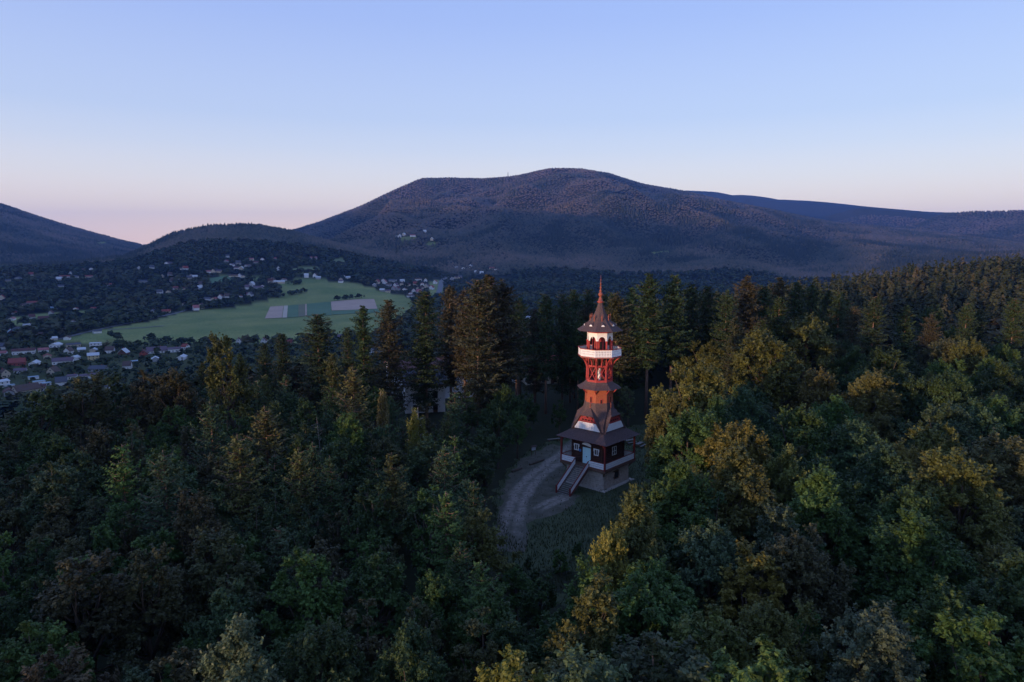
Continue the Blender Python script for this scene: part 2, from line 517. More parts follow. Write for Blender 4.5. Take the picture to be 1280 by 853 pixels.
# ------------------------------------------------------------------ the ground: one sheet to the horizon
MEADOW_POLY = [(62, 428), (120, 413), (185, 402), (232, 390), (300, 383), (335, 374), (352, 368), (352, 352), (440, 352), (470, 362), (512, 372), (522, 388), (508, 402), (470, 424), (330, 432), (240, 432), (150, 432), (100, 437)]
PATCHES = [
    [(4, 400), (50, 392), (112, 387), (116, 394), (70, 402), (10, 408)], [(250, 351), (286, 344), (297, 350), (268, 359)], [(415, 324), (430, 322), (432, 331), (418, 332)],
    [(362, 336), (398, 333), (402, 340), (366, 343)], [(176, 357), (192, 356), (190, 362), (178, 362)], [(500, 297), (520, 294), (522, 299), (503, 302)], [(533, 300), (545, 301), (546, 307), (534, 307)],
    [(310, 345), (330, 343), (330, 350), (312, 352)], [(345, 352), (410, 347), (412, 358), (350, 362)], [(120, 303), (135, 302), (133, 306), (122, 306)], [(795, 318), (835, 313), (838, 316), (800, 321)],
    [(0, 358), (9, 358), (9, 366), (0, 368)], [(495, 462), (560, 462), (566, 505), (500, 505)], [(535, 352), (552, 350), (556, 372), (536, 378)],
]
CLEARING = [(1, 66), (-2, 82), (-3, 96), (-1, 110), (4, 123), (14, 134), (32, 142), (46, 150), (56, 140), (40, 118), (29, 106), (24, 92), (17, 78), (8, 66)]


def open_ground(x, y, z=None):
    """true where no wood grows"""
    z = height(x, y) if z is None else z
    px, py = proj(x, y, z)
    far = np.hypot(x, y) > 450
    o = in_poly(px, py, MEADOW_POLY)
    for p in PATCHES:
        o |= in_poly(px, py, p)
    return (o & far & (y > 0)) | in_poly(x, y, CLEARING)


def build_ground():
    rr = [0.0]
    r = 6.0
    while r < 220: rr.append(r); r *= 1.045
    while r < 2400: rr.append(r); r *= 1.03
    while r < 7800: rr.append(r); r += 48
    while r < 14000: rr.append(r); r *= 1.03
    rr = np.array(rr[1:])
    az = np.concatenate([np.radians(np.arange(-46, 46.01, 0.2)), np.radians(np.arange(48.5, 313.0, 2.5))])
    n, k = len(rr), len(az)
    A, R = np.meshgrid(az, rr)
    a_ = np.abs(np.where(A > math.pi, A - 2 * math.pi, A))
    a_signed = np.where(A > math.pi, A - 2 * math.pi, A)
    rmax = np.interp(np.degrees(a_), [0, 50, 78, 105, 180], [14000, 14000, 7200, 3400, 3400])
    u = np.clip(np.log(np.maximum(R, 200) / 200) / math.log(14000 / 200), 0, 1)
    R2 = R * (rmax / 14000) ** u
    X = R2 * np.sin(A); Y = R2 * np.cos(A); Z = height(X, Y)
    wood = np.where(np.hypot(X, Y).ravel() > 450, 1.0 - open_ground(X.ravel(), Y.ravel(), Z.ravel()), 1.0)
    gx_, gy_ = proj(X.ravel(), Y.ravel(), Z.ravel())
    wood = np.where(in_poly(gx_, gy_, [(-40, 422), (60, 428), (240, 428), (520, 436), (570, 520), (-40, 520)]) & (np.hypot(X, Y).ravel() > 480), .75, wood)
    V = np.concatenate([np.stack([X.ravel(), Y.ravel(), Z.ravel()], 1), [[0, 0, h1(0, 0)]]])
    wood = np.append(wood, 1.0)
    i = np.arange(n - 1)[:, None] * k; j = np.arange(k)[None, :]; j2 = (j + 1) % k
    F = np.stack([i + j, i + j2, i + k + j2, i + k + j], 2).reshape(-1, 4)[:, ::-1]
    me = np_mesh('ground', V[:-1], F, [M['ground']], tint=wood[:-1], attr='wood', smooth=True)
    tag(link('ground', me), kind='structure')


build_ground()


def drape(name, pts, m, lift, n=16, kind='structure', label=None):
    """a four-cornered sheet of land laid over the ground"""
    p = [Vector((*q, 0)) for q in pts]
    g = np.linspace(0, 1, n + 1)
    U, W = np.meshgrid(g, g)
    X = (1 - U) * (1 - W) * p[0].x + U * (1 - W) * p[1].x + U * W * p[2].x + (1 - U) * W * p[3].x
    Y = (1 - U) * (1 - W) * p[0].y + U * (1 - W) * p[1].y + U * W * p[2].y + (1 - U) * W * p[3].y
    Z = height(X, Y) + lift
    i = np.arange(n)[:, None] * (n + 1); j = np.arange(n)[None, :]
    F = np.stack([i + j, i + j + 1, i + n + 2 + j, i + n + 1 + j], 2).reshape(-1, 4)
    o = link(name, np_mesh(name, np.stack([X.ravel(), Y.ravel(), Z.ravel()], 1), F, [m], smooth=True))
    return tag(o, label=label, kind=kind)


FIELDS = [
    ('ploughed_field', 'field_tan', [(331, 399), (337.6, 384), (354.4, 382.8), (352.4, 397.8)]), ('stubble_field', 'field_pale', [(353, 397.8), (355, 382.8), (359.7, 382.5), (358.7, 397.6)]),
    ('crop_field', 'field_green', [(359.2, 397.6), (360.2, 382.5), (373, 381.4), (372.8, 396.9)]), ('crop_field', 'field_olive', [(373.2, 396.9), (373.4, 381.4), (381.2, 381.1), (381.3, 395.6)]),
    ('stubble_field', 'field_tan', [(381.6, 395.6), (381.5, 381), (383.2, 380.6), (383.5, 395.2)]), ('crop_field', 'field_green', [(383.9, 395.1), (383.6, 380.4), (413.2, 378), (415, 394.6)]),
    ('ploughed_field', 'field_tan', [(415, 389), (413.7, 378), (467.8, 374.4), (471.9, 386.6)]), ('crop_field', 'field_green', [(416, 394), (415.2, 389.6), (472, 387.2), (475, 391)]),
    ('crop_field', 'field_green', [(267, 357.5), (256, 350), (287, 345), (293, 351)]), ('meadow', 'field_meadow', [(364, 342.5), (364, 336.5), (397, 334), (400, 340)]), ('meadow', 'field_meadow', [(418, 331), (416, 325), (429, 323), (431, 330.5)]),
]
for nm, mk, pts in FIELDS:
    drape(nm, [ground_at(*p)[:2] for p in pts], M[mk], 0.7)


def strip(name, pts, width, m, lift, step=4.0):
    """a road or path along a polyline"""
    P = []
    for (x0, y0), (x1, y1) in zip(pts[:-1], pts[1:]):
        k = max(2, int(math.hypot(x1 - x0, y1 - y0) / step))
        P += [(x0 + (x1 - x0) * i / k, y0 + (y1 - y0) * i / k) for i in range(k)]
    P.append(pts[-1]); P = np.array(P)
    for _ in range(6):
        P[1:-1] = 0.25 * P[:-2] + 0.5 * P[1:-1] + 0.25 * P[2:]
    d = np.gradient(P, axis=0); d /= np.linalg.norm(d, axis=1)[:, None] + 1e-9
    nrm = np.stack([-d[:, 1], d[:, 0]], 1)
    wv = width * (0.85 + 0.3 * vnoise(P[:, 0] / 3, P[:, 1] / 3))[:, None] / 2
    V = []
    for s in (-1, -0.66, -.33, 0, 0.33, .66, 1):
        Q = P + nrm * wv * s
        V.append(np.stack([Q[:, 0], Q[:, 1], height(Q[:, 0], Q[:, 1]) + lift], 1))
    n = len(P); V = np.concatenate(V)
    i = np.arange(n - 1)
    F = np.concatenate([np.stack([c * n + i, c * n + i + 1, (c + 1) * n + i + 1, (c + 1) * n + i], 1) for c in range(6)])
    edge = np.concatenate([c * np.clip(np.minimum(np.arange(n), n - 1 - np.arange(n)) / (.22 * n), 0, 1) for c in (0, .75, 1, .55, 1, .75, 0)])
    return tag(link(name, np_mesh(name, V, F, [m], tint=edge, attr='edge', smooth=True)), kind='structure')


for nm, pts, w in (('road', [(60, 428), (120, 413), (160, 405), (195, 397), (225, 391), (240, 384)], 7), ('field_track', [(135, 413), (175, 411), (205, 408)], 5),
                   ('road', [(543, 378), (549, 366), (552, 352), (560, 346)], 14), ('road', [(255, 385), (275, 377), (292, 372)], 9)):
    strip(nm, [ground_at(*p)[:2] for p in pts], w, M['asphalt'], 0.6, 15)
# the worn earth and the gravel track of the hilltop
def patch(name, pts, m, lift):
    """flat worn patch with an uneven edge"""
    b = MB(); out = []
    n = len(pts)
    for i in range(n):
        p0, p1 = Vector((*pts[i], 0)), Vector((*pts[(i + 1) % n], 0))
        k = max(2, int((p1 - p0).length / 0.6))
        for q in range(k):
            v = p0.lerp(p1, q / k)
            w = (vnoise(v.x * 0.7, v.y * 0.7) - 0.5) * 2.0
            nrm = Vector((-(p1 - p0).y, (p1 - p0).x, 0)).normalized()
            out.append(v + nrm * float(w))
    c = [b.b.verts.new((v.x, v.y, h1(v.x, v.y) + lift)) for v in out]
    f = b.b.faces.new(c)
    bmesh.ops.triangulate(b.b, faces=[f])
    return tag(b.build(name, m), kind='structure')


M['lawn'] = mat('dark_rough_turf', (0.075, 0.092, 0.042), (0.045, 0.058, 0.028), 0.5, 0.95, 0.5, 8)


def gp(px, py):
    v = ray(px, py); t = CAMZ / -v[2]
    return v[0] * t, v[1] * t


patch('clearing_turf', CLEARING, M['lawn'], 0.006)
patch('trodden_ground', [gp(*p) for p in [(640, 668), (626, 640), (632, 600), (655, 572), (690, 556), (705, 560), (706, 590), (700, 612), (725, 622), (700, 640), (672, 650), (655, 672)]], M['trod'], 0.012)
strip('gravel_path', [gp(*p) for p in [(634, 690), (638, 660), (645, 632), (655, 610), (668, 596), (690, 580), (708, 567), (722, 553), (735, 545)]], 4.4, M['gravel'], 0.03, 1.0)
strip('gravel_path', [gp(*p) for p in [(666, 640), (690, 628), (715, 617)]], 3.0, M['gravel'], 0.022, 1.0)

# ------------------------------------------------------------------ the wooden lookout tower
TROT = math.radians(-42.0)
tower = tag(link('lookout_tower', None, loc=(TX, TY, 0), rotz=TROT),
            'tall carved wooden lookout tower with red timber lattice and white railings in the clearing', 'tower')


def oct_ring(R, z, off=22.5):
    return [(R * math.cos(math.radians(off + 45 * k)), R * math.sin(math.radians(off + 45 * k)), z) for k in range(8)]


def sq_oct(h, f, z):
    """eight points: f = 1 a square of half width h, f = 0 a regular octagon of the same half width"""
    c = h * (math.tan(math.radians(22.5)) * (1 - f) + f * 0.985)
    return [(h, c, z), (c, h, z), (-c, h, z), (-h, c, z), (-h, -c, z), (-c, -h, z), (c, -h, z), (h, -c, z)]


def courses(profile, step=0.24, lap=0.028):
    """a smooth roof profile [(half width, z)...] cut into overlapping courses of shingles"""
    ds = [0]
    for (a, b), (c, d) in zip(profile[:-1], profile[1:]):
        ds.append(ds[-1] + math.hypot(c - a, d - b))
    n = max(2, int(ds[-1] / step)); out = []
    hs = [p[0] for p in profile]; zs = [p[1] for p in profile]
    for i in range(n):
        for s in (i, i + 0.96):
            q = ds[-1] * s / n
            h = float(np.interp(q, ds, hs)); z = float(np.interp(q, ds, zs))
            out.append((h + (lap if s == i else 0), z, q / ds[-1]))
    out.append((hs[-1], zs[-1], 1.0))
    return out


# rubble base: a core and the stones set proud of it
SB = 3.5
core = MB().box(-SB + .06, SB - .06, -SB + .06, SB - .06, -1.2, 3.0).build('stone_base', M['mortar'], tower)
random.seed(3)
st = MB()
for side in range(4):
    z = -0.6
    while z < 2.95:
        hgt = random.uniform(0.24, 0.42)
        if z + hgt > 2.8: hgt = 3.0 - z
        u = -SB
        while u < SB - 0.05:
            w = random.uniform(0.35, 0.85)
            if u + w > SB - 0.3: w = SB - u
            pr = random.uniform(0.0, 0.07)
            g = 0.018
            a0, a1, z0, z1 = u + g, u + w - g, z + g, z + hgt - g
            j = lambda: random.uniform(-0.035, 0.035)
            pts = [(a0 + j(), z0 + j()), (a1 + j(), z0 + j()), (a1 + j(), z1 + j()), (a0 + j(), z1 + j())]
            def pos(a, d, zz):
                d = SB - 0.07 + d
                return [(a, -d, zz), (d, a, zz), (-a, d, zz), (-d, -a, zz)][side]
            if not (side == 1 and -0.75 < (a0 + a1) / 2 < 0.75 and 1.0 < z + hgt / 2 < 2.4):
                st.hexa([pos(a, 0, q) for a, q in pts], [pos(a * 0.99, 0.07 + pr, q) for a, q in pts])
            u += w
        z += hgt
tag(st.build('masonry_stones', M['stone'], core), kind='stuff')
w = MB()
w.box(SB - .05, SB + .06, -0.62, 0.62, 1.05, 1.17); w.box(SB - .05, SB + .06, -0.62, 0.62, 2.2, 2.34)
w.box(SB - .05, SB + .05, -0.62, -0.5, 1.17, 2.2); w.box(SB - .05, SB + .05, 0.5, 0.62, 1.17, 2.2)
cw = w.build('cellar_window', M['brown'], tower)
MB().box(SB - .05, SB - .02, -0.5, 0.5, 1.17, 2.2).build('pane', M['glass'], cw)
MB().hexa([(-4.3, -4.3, -.3), (4.3, -4.3, -.3), (4.3, 4.3, -.3), (-4.3, 4.3, -.3)], [(-4.2, -4.2, .09), (4.2, -4.2, .09), (4.2, 4.2, .09), (-4.2, 4.2, .09)]).build('plinth', M['stone'], tower)

# gallery deck round the house
DH, DZ = 4.2, 3.35
dk = MB().box(-DH, DH, -DH, DH, DZ - 0.10, DZ - 0.03)
for k in range(8):
    q = -DH + 0.4 + k * (2 * DH - 0.8) / 7
    dk.box(q - 0.09, q + 0.09, -DH + .05, DH - .05, DZ - 0.34, DZ - 0.104)
deck = dk.build('deck', M['brown'], tower)
pl = bpy.data.meshes.new('plank')
b = MB().box(-DH + .02, DH - .02, -0.134, 0.134, DZ - 0.026, DZ + 0.02); pl = b.build('plank', M['brown'], mesh_only=True)
for k in range(30):
    link('plank', pl, deck, (0, -DH + 0.14 + k * 0.28, 0))
ej = MB()
for s in (-1, 1):
    ej.box(-DH - .06, DH + .06, s * (DH + .035) - .03, s * (DH + .035) + .03, DZ - 0.36, DZ - 0.05)
    ej.box(s * (DH + .035) - .03, s * (DH + .035) + .03, -DH - .003, DH + .003, DZ - 0.355, DZ - 0.055)
ej.build('edge_beam', M['brown'], deck)
for s in (-1, 1):            # struts under the deck
    for t_ in (-1, 1):
        MB().bar((s * 3.45, t_ * 3.45, 2.2), (s * 4.05, t_ * 4.05, 3.0), .16).build('strut', M['brown'], deck)


def palisade(p, q, h, m_board, m_rail, parent, name='railing', bw=0.155, gap=0.025, z0=None, rail=0.11, low=0.06):
    """a parapet of upright boards between two rails, from p to q"""
    p = Vector(p); q = Vector(q)
    d = q - p; L = d.length; d.normalize()
    f = Vector((d.x, d.y, 0)).normalized(); s = Vector((f.y, -f.x, 0))
    r = MB()
    up = Vector((0, 0, 1))
    r.bar(p + up * h, q + up * h, rail * 1.3, rail * 0.75)
    r.bar(p + up * low, q + up * low, rail * 0.8, rail)
    ro = r.build(name, m_rail, parent)
    b = MB(); n = max(2, int(L / (bw + gap)))
    for i in range(n):
        a0 = L * i / n + gap / 2; a1 = L * (i + 1) / n - gap / 2
        for (za, zb, inset) in ((low + 0.07, h * 0.36, 0), (h * 0.36 + 0.004, h * 0.44, 0.03), (h * 0.44 + 0.004, h * 0.66, 0), (h * 0.66 + 0.004, h * 0.74, 0.03), (h * 0.74 + 0.004, h - 0.05, 0)):
            pts = []
            for zz in (za, zb):
                A = p + d * (a0 + inset) + up * zz + s * 0.05; B = p + d * (a1 - inset) + up * zz + s * 0.05
                pts.append([A, B, B - s * 0.03, A - s * 0.03])
            b.hexa(pts[0], pts[1])
    tag(b.build('railing_boards', m_board, ro), kind='stuff')
    return ro


SW = 1.25                                      # half width of the stairs
e = DH - 0.1
for p, q in (((-e, -e), (-SW - .1, -e)), ((SW + .1, -e), (e, -e)), ((e, -e), (e, e)), ((e, e), (-e, e)), ((-e, e), (-e, -e))):
    palisade((*p, DZ), (*q, DZ), 1.08, M['white'], M['rail_red'], tower)
for sx in (-1, 1):
    for sy in (-1, 1):
        pb = MB()
        pb.box(sx * e - .12, sx * e + .12, sy * e - .12, sy * e + .12, DZ - .3, 7.55)
        pb.bar((sx * e, sy * e, 6.7), (sx * (e - .75), sy * e, 7.45), .12); pb.bar((sx * e, sy * e, 6.7), (sx * e, sy * (e - .75), 7.45), .12)
        pb.build('corner_post', M['rail_red'], tower)

# stairs
SL, NS = 4.7, 17
stair = MB()
for s in (-1, 1):
    stair.hexa([(s * SW - .05, -DH - .08, DZ - .45), (s * SW + .05, -DH - .08, DZ - .45), (s * SW + .05, -DH - SL, -.35), (s * SW - .05, -DH - SL, -.35)],
               [(s * SW - .05, -DH - .08, DZ - .06), (s * SW + .05, -DH - .08, DZ - .06), (s * SW + .05, -DH - SL, .12), (s * SW - .05, -DH - SL, .12)])
stairs = stair.build('staircase', M['brown'], tower)
tread = MB().box(-SW + .06, SW - .06, -0.17, 0.15, -0.05, 0.0).build('tread', M['grey_wood'], mesh_only=True)
for k in range(NS):
    f = (k + 0.5) / NS
    link('tread', tread, stairs, (0, -DH - SL * (1 - f) - .0, DZ * f + 0.0))
for s in (-1, 1):
    a = (s * (SW + .02), -DH - SL, 0.05); b_ = (s * (SW + .02), -DH - .1, DZ)
    if s > 0: a, b_ = b_, a
    palisade(a, b_, 1.0, M['white'], M['rail_red'], tower, 'stair_railing')
    np_ = MB()
    np_.box(s * (SW + .02) - .1, s * (SW + .02) + .1, -DH - SL - .1, -DH - SL + .1, -.3, 1.25)
    np_.build('newel_post', M['rail_red'], stairs)

# log house
HH, HZ = 2.8, 7.7
MB().box(-HH + .12, HH - .12, -HH + .12, HH - .12, DZ + .02, HZ + .9).build('house_core', M['log'], tower)
lg = MB(); z = DZ + 0.03; lg_r = 0.145
logm = MB().tube([(-HH - .22, 0, 0), (HH + .22, 0, 0)], [lg_r, lg_r], 10).build('log', M['log'], mesh_only=True, smooth=False)
wall_of = {}
for side in range(4):
    hw = link('log_wall', MB().box(-HH + .1, HH - .1, -.02, .03, DZ + .02, HZ + .5).build('log_wall', M['log'], mesh_only=True), tower,
              [(0, -HH + .1, 0), (HH - .1, 0, 0), (0, HH - .1, 0), (-HH + .1, 0, 0)][side], [0, math.pi / 2, math.pi, -math.pi / 2][side])
    for k in range(16):
        link('log', logm, hw, (0, -.10, DZ + .16 + k * .285 + (0.14 if side % 2 else 0)))
door = MB().box(-.95, -.78, -HH - .26, -HH + .1, DZ + .02, DZ + 2.62)
door.box(.78, .95, -HH - .26, -HH + .1, DZ + .02, DZ + 2.62); door.box(-1.0, 1.0, -HH - .28, -HH + .1, DZ + 2.62, DZ + 2.8)
dr = door.build('door', M['log'], tower)
for s in (-1, 1):
    lf = MB()
    for k in range(4):
        x0 = s * .39 - .38 + k * .19
        lf.box(x0 + .004, x0 + .186, -HH - .22, -HH - .17, DZ + .06, DZ + 2.6)
    lf.box(s * .39 - .36, s * .39 + .36, -HH - .24, -HH - .221, DZ + .4, DZ + .55); lf.box(s * .39 - .36, s * .39 + .36, -HH - .24, -HH - .221, DZ + 2.0, DZ + 2.15)
    lf.build('door_leaf', M['cyan'], dr)
MB().box(-.06, .06, -HH - .31, -HH - .22, DZ + 1.1, DZ + 1.22).build('door_handle', M['iron'], dr)
sg = MB()
arc = [(.85 * math.cos(t), .34 * math.sin(t)) for t in np.linspace(0, math.pi, 11)]
sg.hexa([(a, -HH - .34, DZ + 3.05 + c) for a, c in [(-.85, -.22), *[(-x, y) for x, y in arc], (.85, -.22)][1:]] , [(a, -HH - .28, DZ + 3.05 + c) for a, c in [(-.85, -.22), *[(-x, y) for x, y in arc], (.85, -.22)][1:]])
sg.build('name_board', M['white'], tower)['label'] = 'white arched board over the turquoise door'
MB().box(-1.45, -1.08, -HH - .28, -HH - .22, DZ + 1.75, DZ + 2.15).build('notice', M['blue'], tower)['label'] = 'small blue notice beside the door'


def heart_window(x, zc):
    f = MB()
    for a0, a1, z0, z1 in ((-.42, .42, -.5, -.38), (-.5, .5, .40, .55), (-.42, -.30, -.38, .40), (.30, .42, -.38, .40)):
        f.box(x + a0, x + a1, -HH - .3, -HH - .2, zc + z0, zc + z1)
    f.box(x - .52, x - .44, -HH - .27, -HH - .2, zc + .1, zc + .5); f.box(x + .44, x + .52, -HH - .27, -HH - .2, zc + .1, zc + .5)
    f.box(x - .04, x + .04, -HH - .27, -HH - .21, zc - .38, zc + .40)
    o = f.build('window', M['white'], tower)
    MB().box(x - .3, x + .3, -HH - .22, -HH - .19, zc - .38, zc + .40).build('pane', M['dark'], o)


heart_window(-1.95, DZ + 2.35); heart_window(1.8, DZ + 2.2)
f = MB()
for u in (-.55, -.03, .49):
    f.box(HH + .2, HH + .3, u, u + .07, DZ + 1.4, DZ + 2.7)
for zz in (1.4, 2.0, 2.66):
    f.box(HH + .2, HH + .3, -.48, -.03, DZ + zz, DZ + zz + .07); f.box(HH + .2, HH + .3, .04, .49, DZ + zz, DZ + zz + .07)
sw = f.build('window', M['white'], tower)
MB().box(HH + .18, HH + .22, -.5, .5, DZ + 1.42, DZ + 2.7).build('pane', M['glass'], sw)
MB().box(-4.0, 4.0, -4.0, 4.0, 7.50, 7.56).build('porch_ceiling', M['brown'], tower)

# skirt roof over the porch
rf = MB()
rings = [sq_oct(h, 1, z) for h, z, q in courses([(4.78, 7.42), (4.2, 7.74), (3.5, 8.2), (2.85, 8.72)])]
rf.loft([sq_oct(4.6, 1, 7.36)] + rings)
skirt = rf.build('porch_roof', M['shingle'], tower)
rt = MB()
for s in (-1, 1):
    for k in range(13):
        q = -4.3 + k * 8.6 / 12
        rt.bar((q, s * 3.9, 7.62), (q, s * 4.66, 7.27), .09); rt.bar((s * 3.9, q, 7.62), (s * 4.66, q, 7.27), .09)
rt.build('rafter_ends', M['rail_red'], skirt)

# bell roof with a gable on every side
rf = MB()
prof = [(3.02, 8.75), (2.82, 9.4), (2.62, 10.1), (2.42, 11.0), (2.22, 12.0), (2.1, 12.9)]
rf.loft([sq_oct(h, 1 - sstep(0.1, 0.9, q), z) for h, z, q in courses(prof)])
rf.build('bell_roof', M['shingle'], tower)


def gable(side):
    R = Matrix.Rotation(math.pi / 2 * side, 4, 'Z')
    T = lambda p: R @ Vector(p)
    V0 = 2.98
    f = MB()
    f.hexa([T(p) for p in ((-2.45, -V0, 8.78), (2.45, -V0, 8.78), (1.1, -V0, 10.95), (-1.1, -V0, 10.95))],
           [T(p) for p in ((-2.45, -1.6, 8.78), (2.45, -1.6, 8.78), (1.1, -1.6, 10.95), (-1.1, -1.6, 10.95))])
    g = f.build('gable', M['red'], tower)
    wb = MB(); n = 15
    for i in range(n):
        a = -2.36 + 4.72 * i / n + .015; c = a + 4.72 / n - .03
        top = lambda x: min(9.98, 8.80 + (2.42 - abs(x)) * 1.45)
        if top(a) < 8.9 and top(c) < 8.9: continue
        if top(a) < 8.9 or top(c) < 8.9:
            pass
        wb.hexa([T((a, -V0 - .11, 8.80)), T((c, -V0 - .11, 8.80)), T((c, -V0 - .02, 8.80)), T((a, -V0 - .02, 8.80))],
                [T((a, -V0 - .11, max(8.84, top(a)))), T((c, -V0 - .11, max(8.84, top(c)))), T((c, -V0 - .02, max(8.84, top(c)))), T((a, -V0 - .02, max(8.84, top(a))))])
    wb.build('gable_boards', M['white'], g)['label'] = 'white boards across the lower gable'
    op = MB()
    for x in (-.84, -.28, .28, .84):
        op.hexa([T((x - .2, -V0 - .05, 10.22)), T((x + .2, -V0 - .05, 10.22)), T((x + .2, -V0 - .003, 10.22)), T((x - .2, -V0 - .003, 10.22))],
                [T((x - .14, -V0 - .05, 10.42)), T((x + .14, -V0 - .05, 10.42)), T((x + .14, -V0 - .003, 10.42)), T((x - .14, -V0 - .003, 10.42))])
    op.build('gable_openings', M['dark'], g)
    tr = MB()
    for z_ in (10.03, 10.62):
        x_ = 2.45 - (z_ - 8.78) * .714 - .12
        tr.bar(T((-x_, -V0 - .10, z_)), T((x_, -V0 - .10, z_)), .14, .12)
    tr.build('gable_rail', M['red'], g)
    # roof of the gable: two slopes with a hipped end
    r = MB(); th = 0.13; ov = 3.3
    L0, L1, ap, bk = (-2.82, -ov + .05, 8.62), (-1.2, -ov + .12, 11.08), (0, -2.2, 12.2), (0, -1.0, 12.3)
    bl0, bl1 = (-2.5, -1.9, 8.62), (-1.3, -1.0, 11.08)
    mir = lambda p: (-p[0], p[1], p[2])
    dn = lambda p, k=th: (p[0] * 0.97, p[1] * 0.985, p[2] - k)

    def slab(pts):
        r.hexa([T(dn(p)) for p in pts], [T(p) for p in pts])
    nst = 7
    def lerp(a, b, t): return tuple(a[i] + (b[i] - a[i]) * t for i in range(3))
    for sgn in (0, 1):
        mm = mir if sgn else (lambda p: p)
        for i in range(nst):
            t0, t1 = i / nst, (i + 1) / nst
            lift = lambda p: (p[0] * 1.012, p[1], p[2] + .025)
            slab([mm(lift(lerp(L0, L1, t0))), mm(lerp(L0, L1, t1)), mm(lerp(bl0, bl1, t1)), mm(lift(lerp(bl0, bl1, t0)))])
        slab([mm(L1), mm(ap), mm(bk), mm(bl1)])
    for i in range(4):
        t0, t1 = i / 4, (i + 1) / 4 - 0.001
        A, B = lerp((-1.28, -ov + .04, 11.02), ap, t0), lerp((1.28, -ov + .04, 11.02), ap, t0)
        C, D = lerp((1.28, -ov + .04, 11.02), ap, min(t1, .97)), lerp((-1.28, -ov + .04, 11.02), ap, min(t1, .97))
        up = .03
        slab([(A[0], A[1] - .02, A[2] + up), (B[0], B[1] - .02, B[2] + up), C, D])
    r.build('gable_roof', M['shingle'], tower)
    MB().loft([[T((.11 * math.cos(a) * k, -2.25 + .11 * math.sin(a) * k, z_)) for a in np.linspace(0, math.tau, 7)[:-1]] for k, z_ in ((1, 12.1), (.5, 12.45), (.9, 12.6), (.5, 12.75), (.1, 13.0))]).build('gable_finial', M['copper'], tower)
    for x in (-1.0, 0, 1.0):
        MB().bar(T((x, -V0 - .02, 10.68)), T((x, -ov + .1, 10.92)), .1).build('eave_bracket', M['red'], g)


for sd in range(4):
    gable(sd)

# shingled shaft, the skirt above it
R1 = 2.18
sh = MB()
sh.loft([oct_ring(h / math.cos(math.radians(22.5)), z) for h, z, q in courses([(2.14, 11.6), (2.05, 13.2), (2.0, 15.6)], 0.22, 0.02)])
shaft = sh.build('shingled_shaft', M['shaft'], tower)
for k, (a, zc) in enumerate([(-90, 13.35), (-45, 13.0), (0, 13.35), (180, 13.35)]):
    Rz = Matrix.Rotation(math.radians(a + 90), 4, 'Z')
    T = lambda p: Rz @ Vector(p)
    w = MB()
    for x0, x1, z0, z1 in ((-.2, -.13, -.42, .42), (.13, .2, -.42, .42), (-.24, .24, .42, .5), (-.24, .24, -.5, -.42)):
        w.hexa([T((x0, -2.13, zc + z0)), T((x1, -2.13, zc + z0)), T((x1, -2.0, zc + z0)), T((x0, -2.0, zc + z0))], [T((x0, -2.13, zc + z1)), T((x1, -2.13, zc + z1)), T((x1, -2.0, zc + z1)), T((x0, -2.0, zc + z1))])
    wo = w.build('window', M['red'], tower)
    MB().hexa([T((-.13, -2.10, zc - .42)), T((.13, -2.10, zc - .42)), T((.13, -2.0, zc - .42)), T((-.13, -2.0, zc - .42))], [T((-.13, -2.10, zc + .42)), T((.13, -2.10, zc + .42)), T((.13, -2.0, zc + .42)), T((-.13, -2.0, zc + .42))]).build('pane', M['dark'], wo)
for k in range(8):
    a = math.radians(22.5 + 45 * k); c, s = math.cos(a), math.sin(a)
    MB().bar((c * 2.2, s * 2.2, 14.3), (c * 3.05, s * 3.05, 15.2), .13).build('skirt_bracket', M['red'], tower)
rf = MB()
rf.loft([oct_ring(3.3, 15.08)] + [oct_ring(h, z) for h, z, q in courses([(3.5, 15.12), (2.9, 15.42), (2.35, 15.8), (2.08, 16.15)])])
rf.build('middle_roof', M['shingle'], tower)

# open lattice drum
V8 = lambda R, z: [Vector(p) for p in oct_ring(R, z)]
for z0, z1, R in ((16.1, 16.42, 2.12), (18.45, 18.72, 2.08)):
    b = MB()
    o, i_ = oct_ring(R, z0), oct_ring(R - .28, z0)
    for k in range(8):
        k2 = (k + 1) % 8
        up = lambda p, z: (p[0], p[1], z)
        b.hexa([o[k], o[k2], i_[k2], i_[k]], [up(o[k], z1), up(o[k2], z1), up(i_[k2], z1), up(i_[k], z1)])
    b.build('ring_beam', M['red'], tower)
lo, hi = V8(1.98, 16.4), V8(1.94, 18.46)
for k in range(8):
    k2 = (k + 1) % 8
    MB().bar(lo[k], hi[k], .2).build('lattice_post', M['red'], tower)
    A, B, C, D = lo[k], lo[k2], hi[k2], hi[k]
    g = lambda p, q, t: p.lerp(q, t)
    b = MB().bar(g(A, B, .1), g(D, C, .9), .13, .10)
    n = Vector((-(B - A).y, (B - A).x, 0)).normalized() * .012
    b.bar(g(A, B, .9) + n, g(D, C, .1) + n, .13, .104)
    b.build('cross_brace', M['red'], tower)
MB().tube([(0, 0, 15.8), (0, 0, 20.0)], [.22, .22], 12).build('newel_column', M['white'], tower)
spi = MB()
for k in range(22):
    a = k * 0.42
    z_ = 16.2 + k * .17
    c, s = math.cos(a), math.sin(a); c2, s2 = math.cos(a + .4), math.sin(a + .4)
    spi.hexa([(c * .2, s * .2, z_), (c * 1.35, s * 1.35, z_), (c2 * 1.35, s2 * 1.35, z_), (c2 * .2, s2 * .2, z_)], [(c * .2, s * .2, z_ + .05), (c * 1.35, s * 1.35, z_ + .05), (c2 * 1.35, s2 * 1.35, z_ + .05), (c2 * .2, s2 * .2, z_ + .05)])
tag(spi.build('spiral_stair', M['brown'], tower))
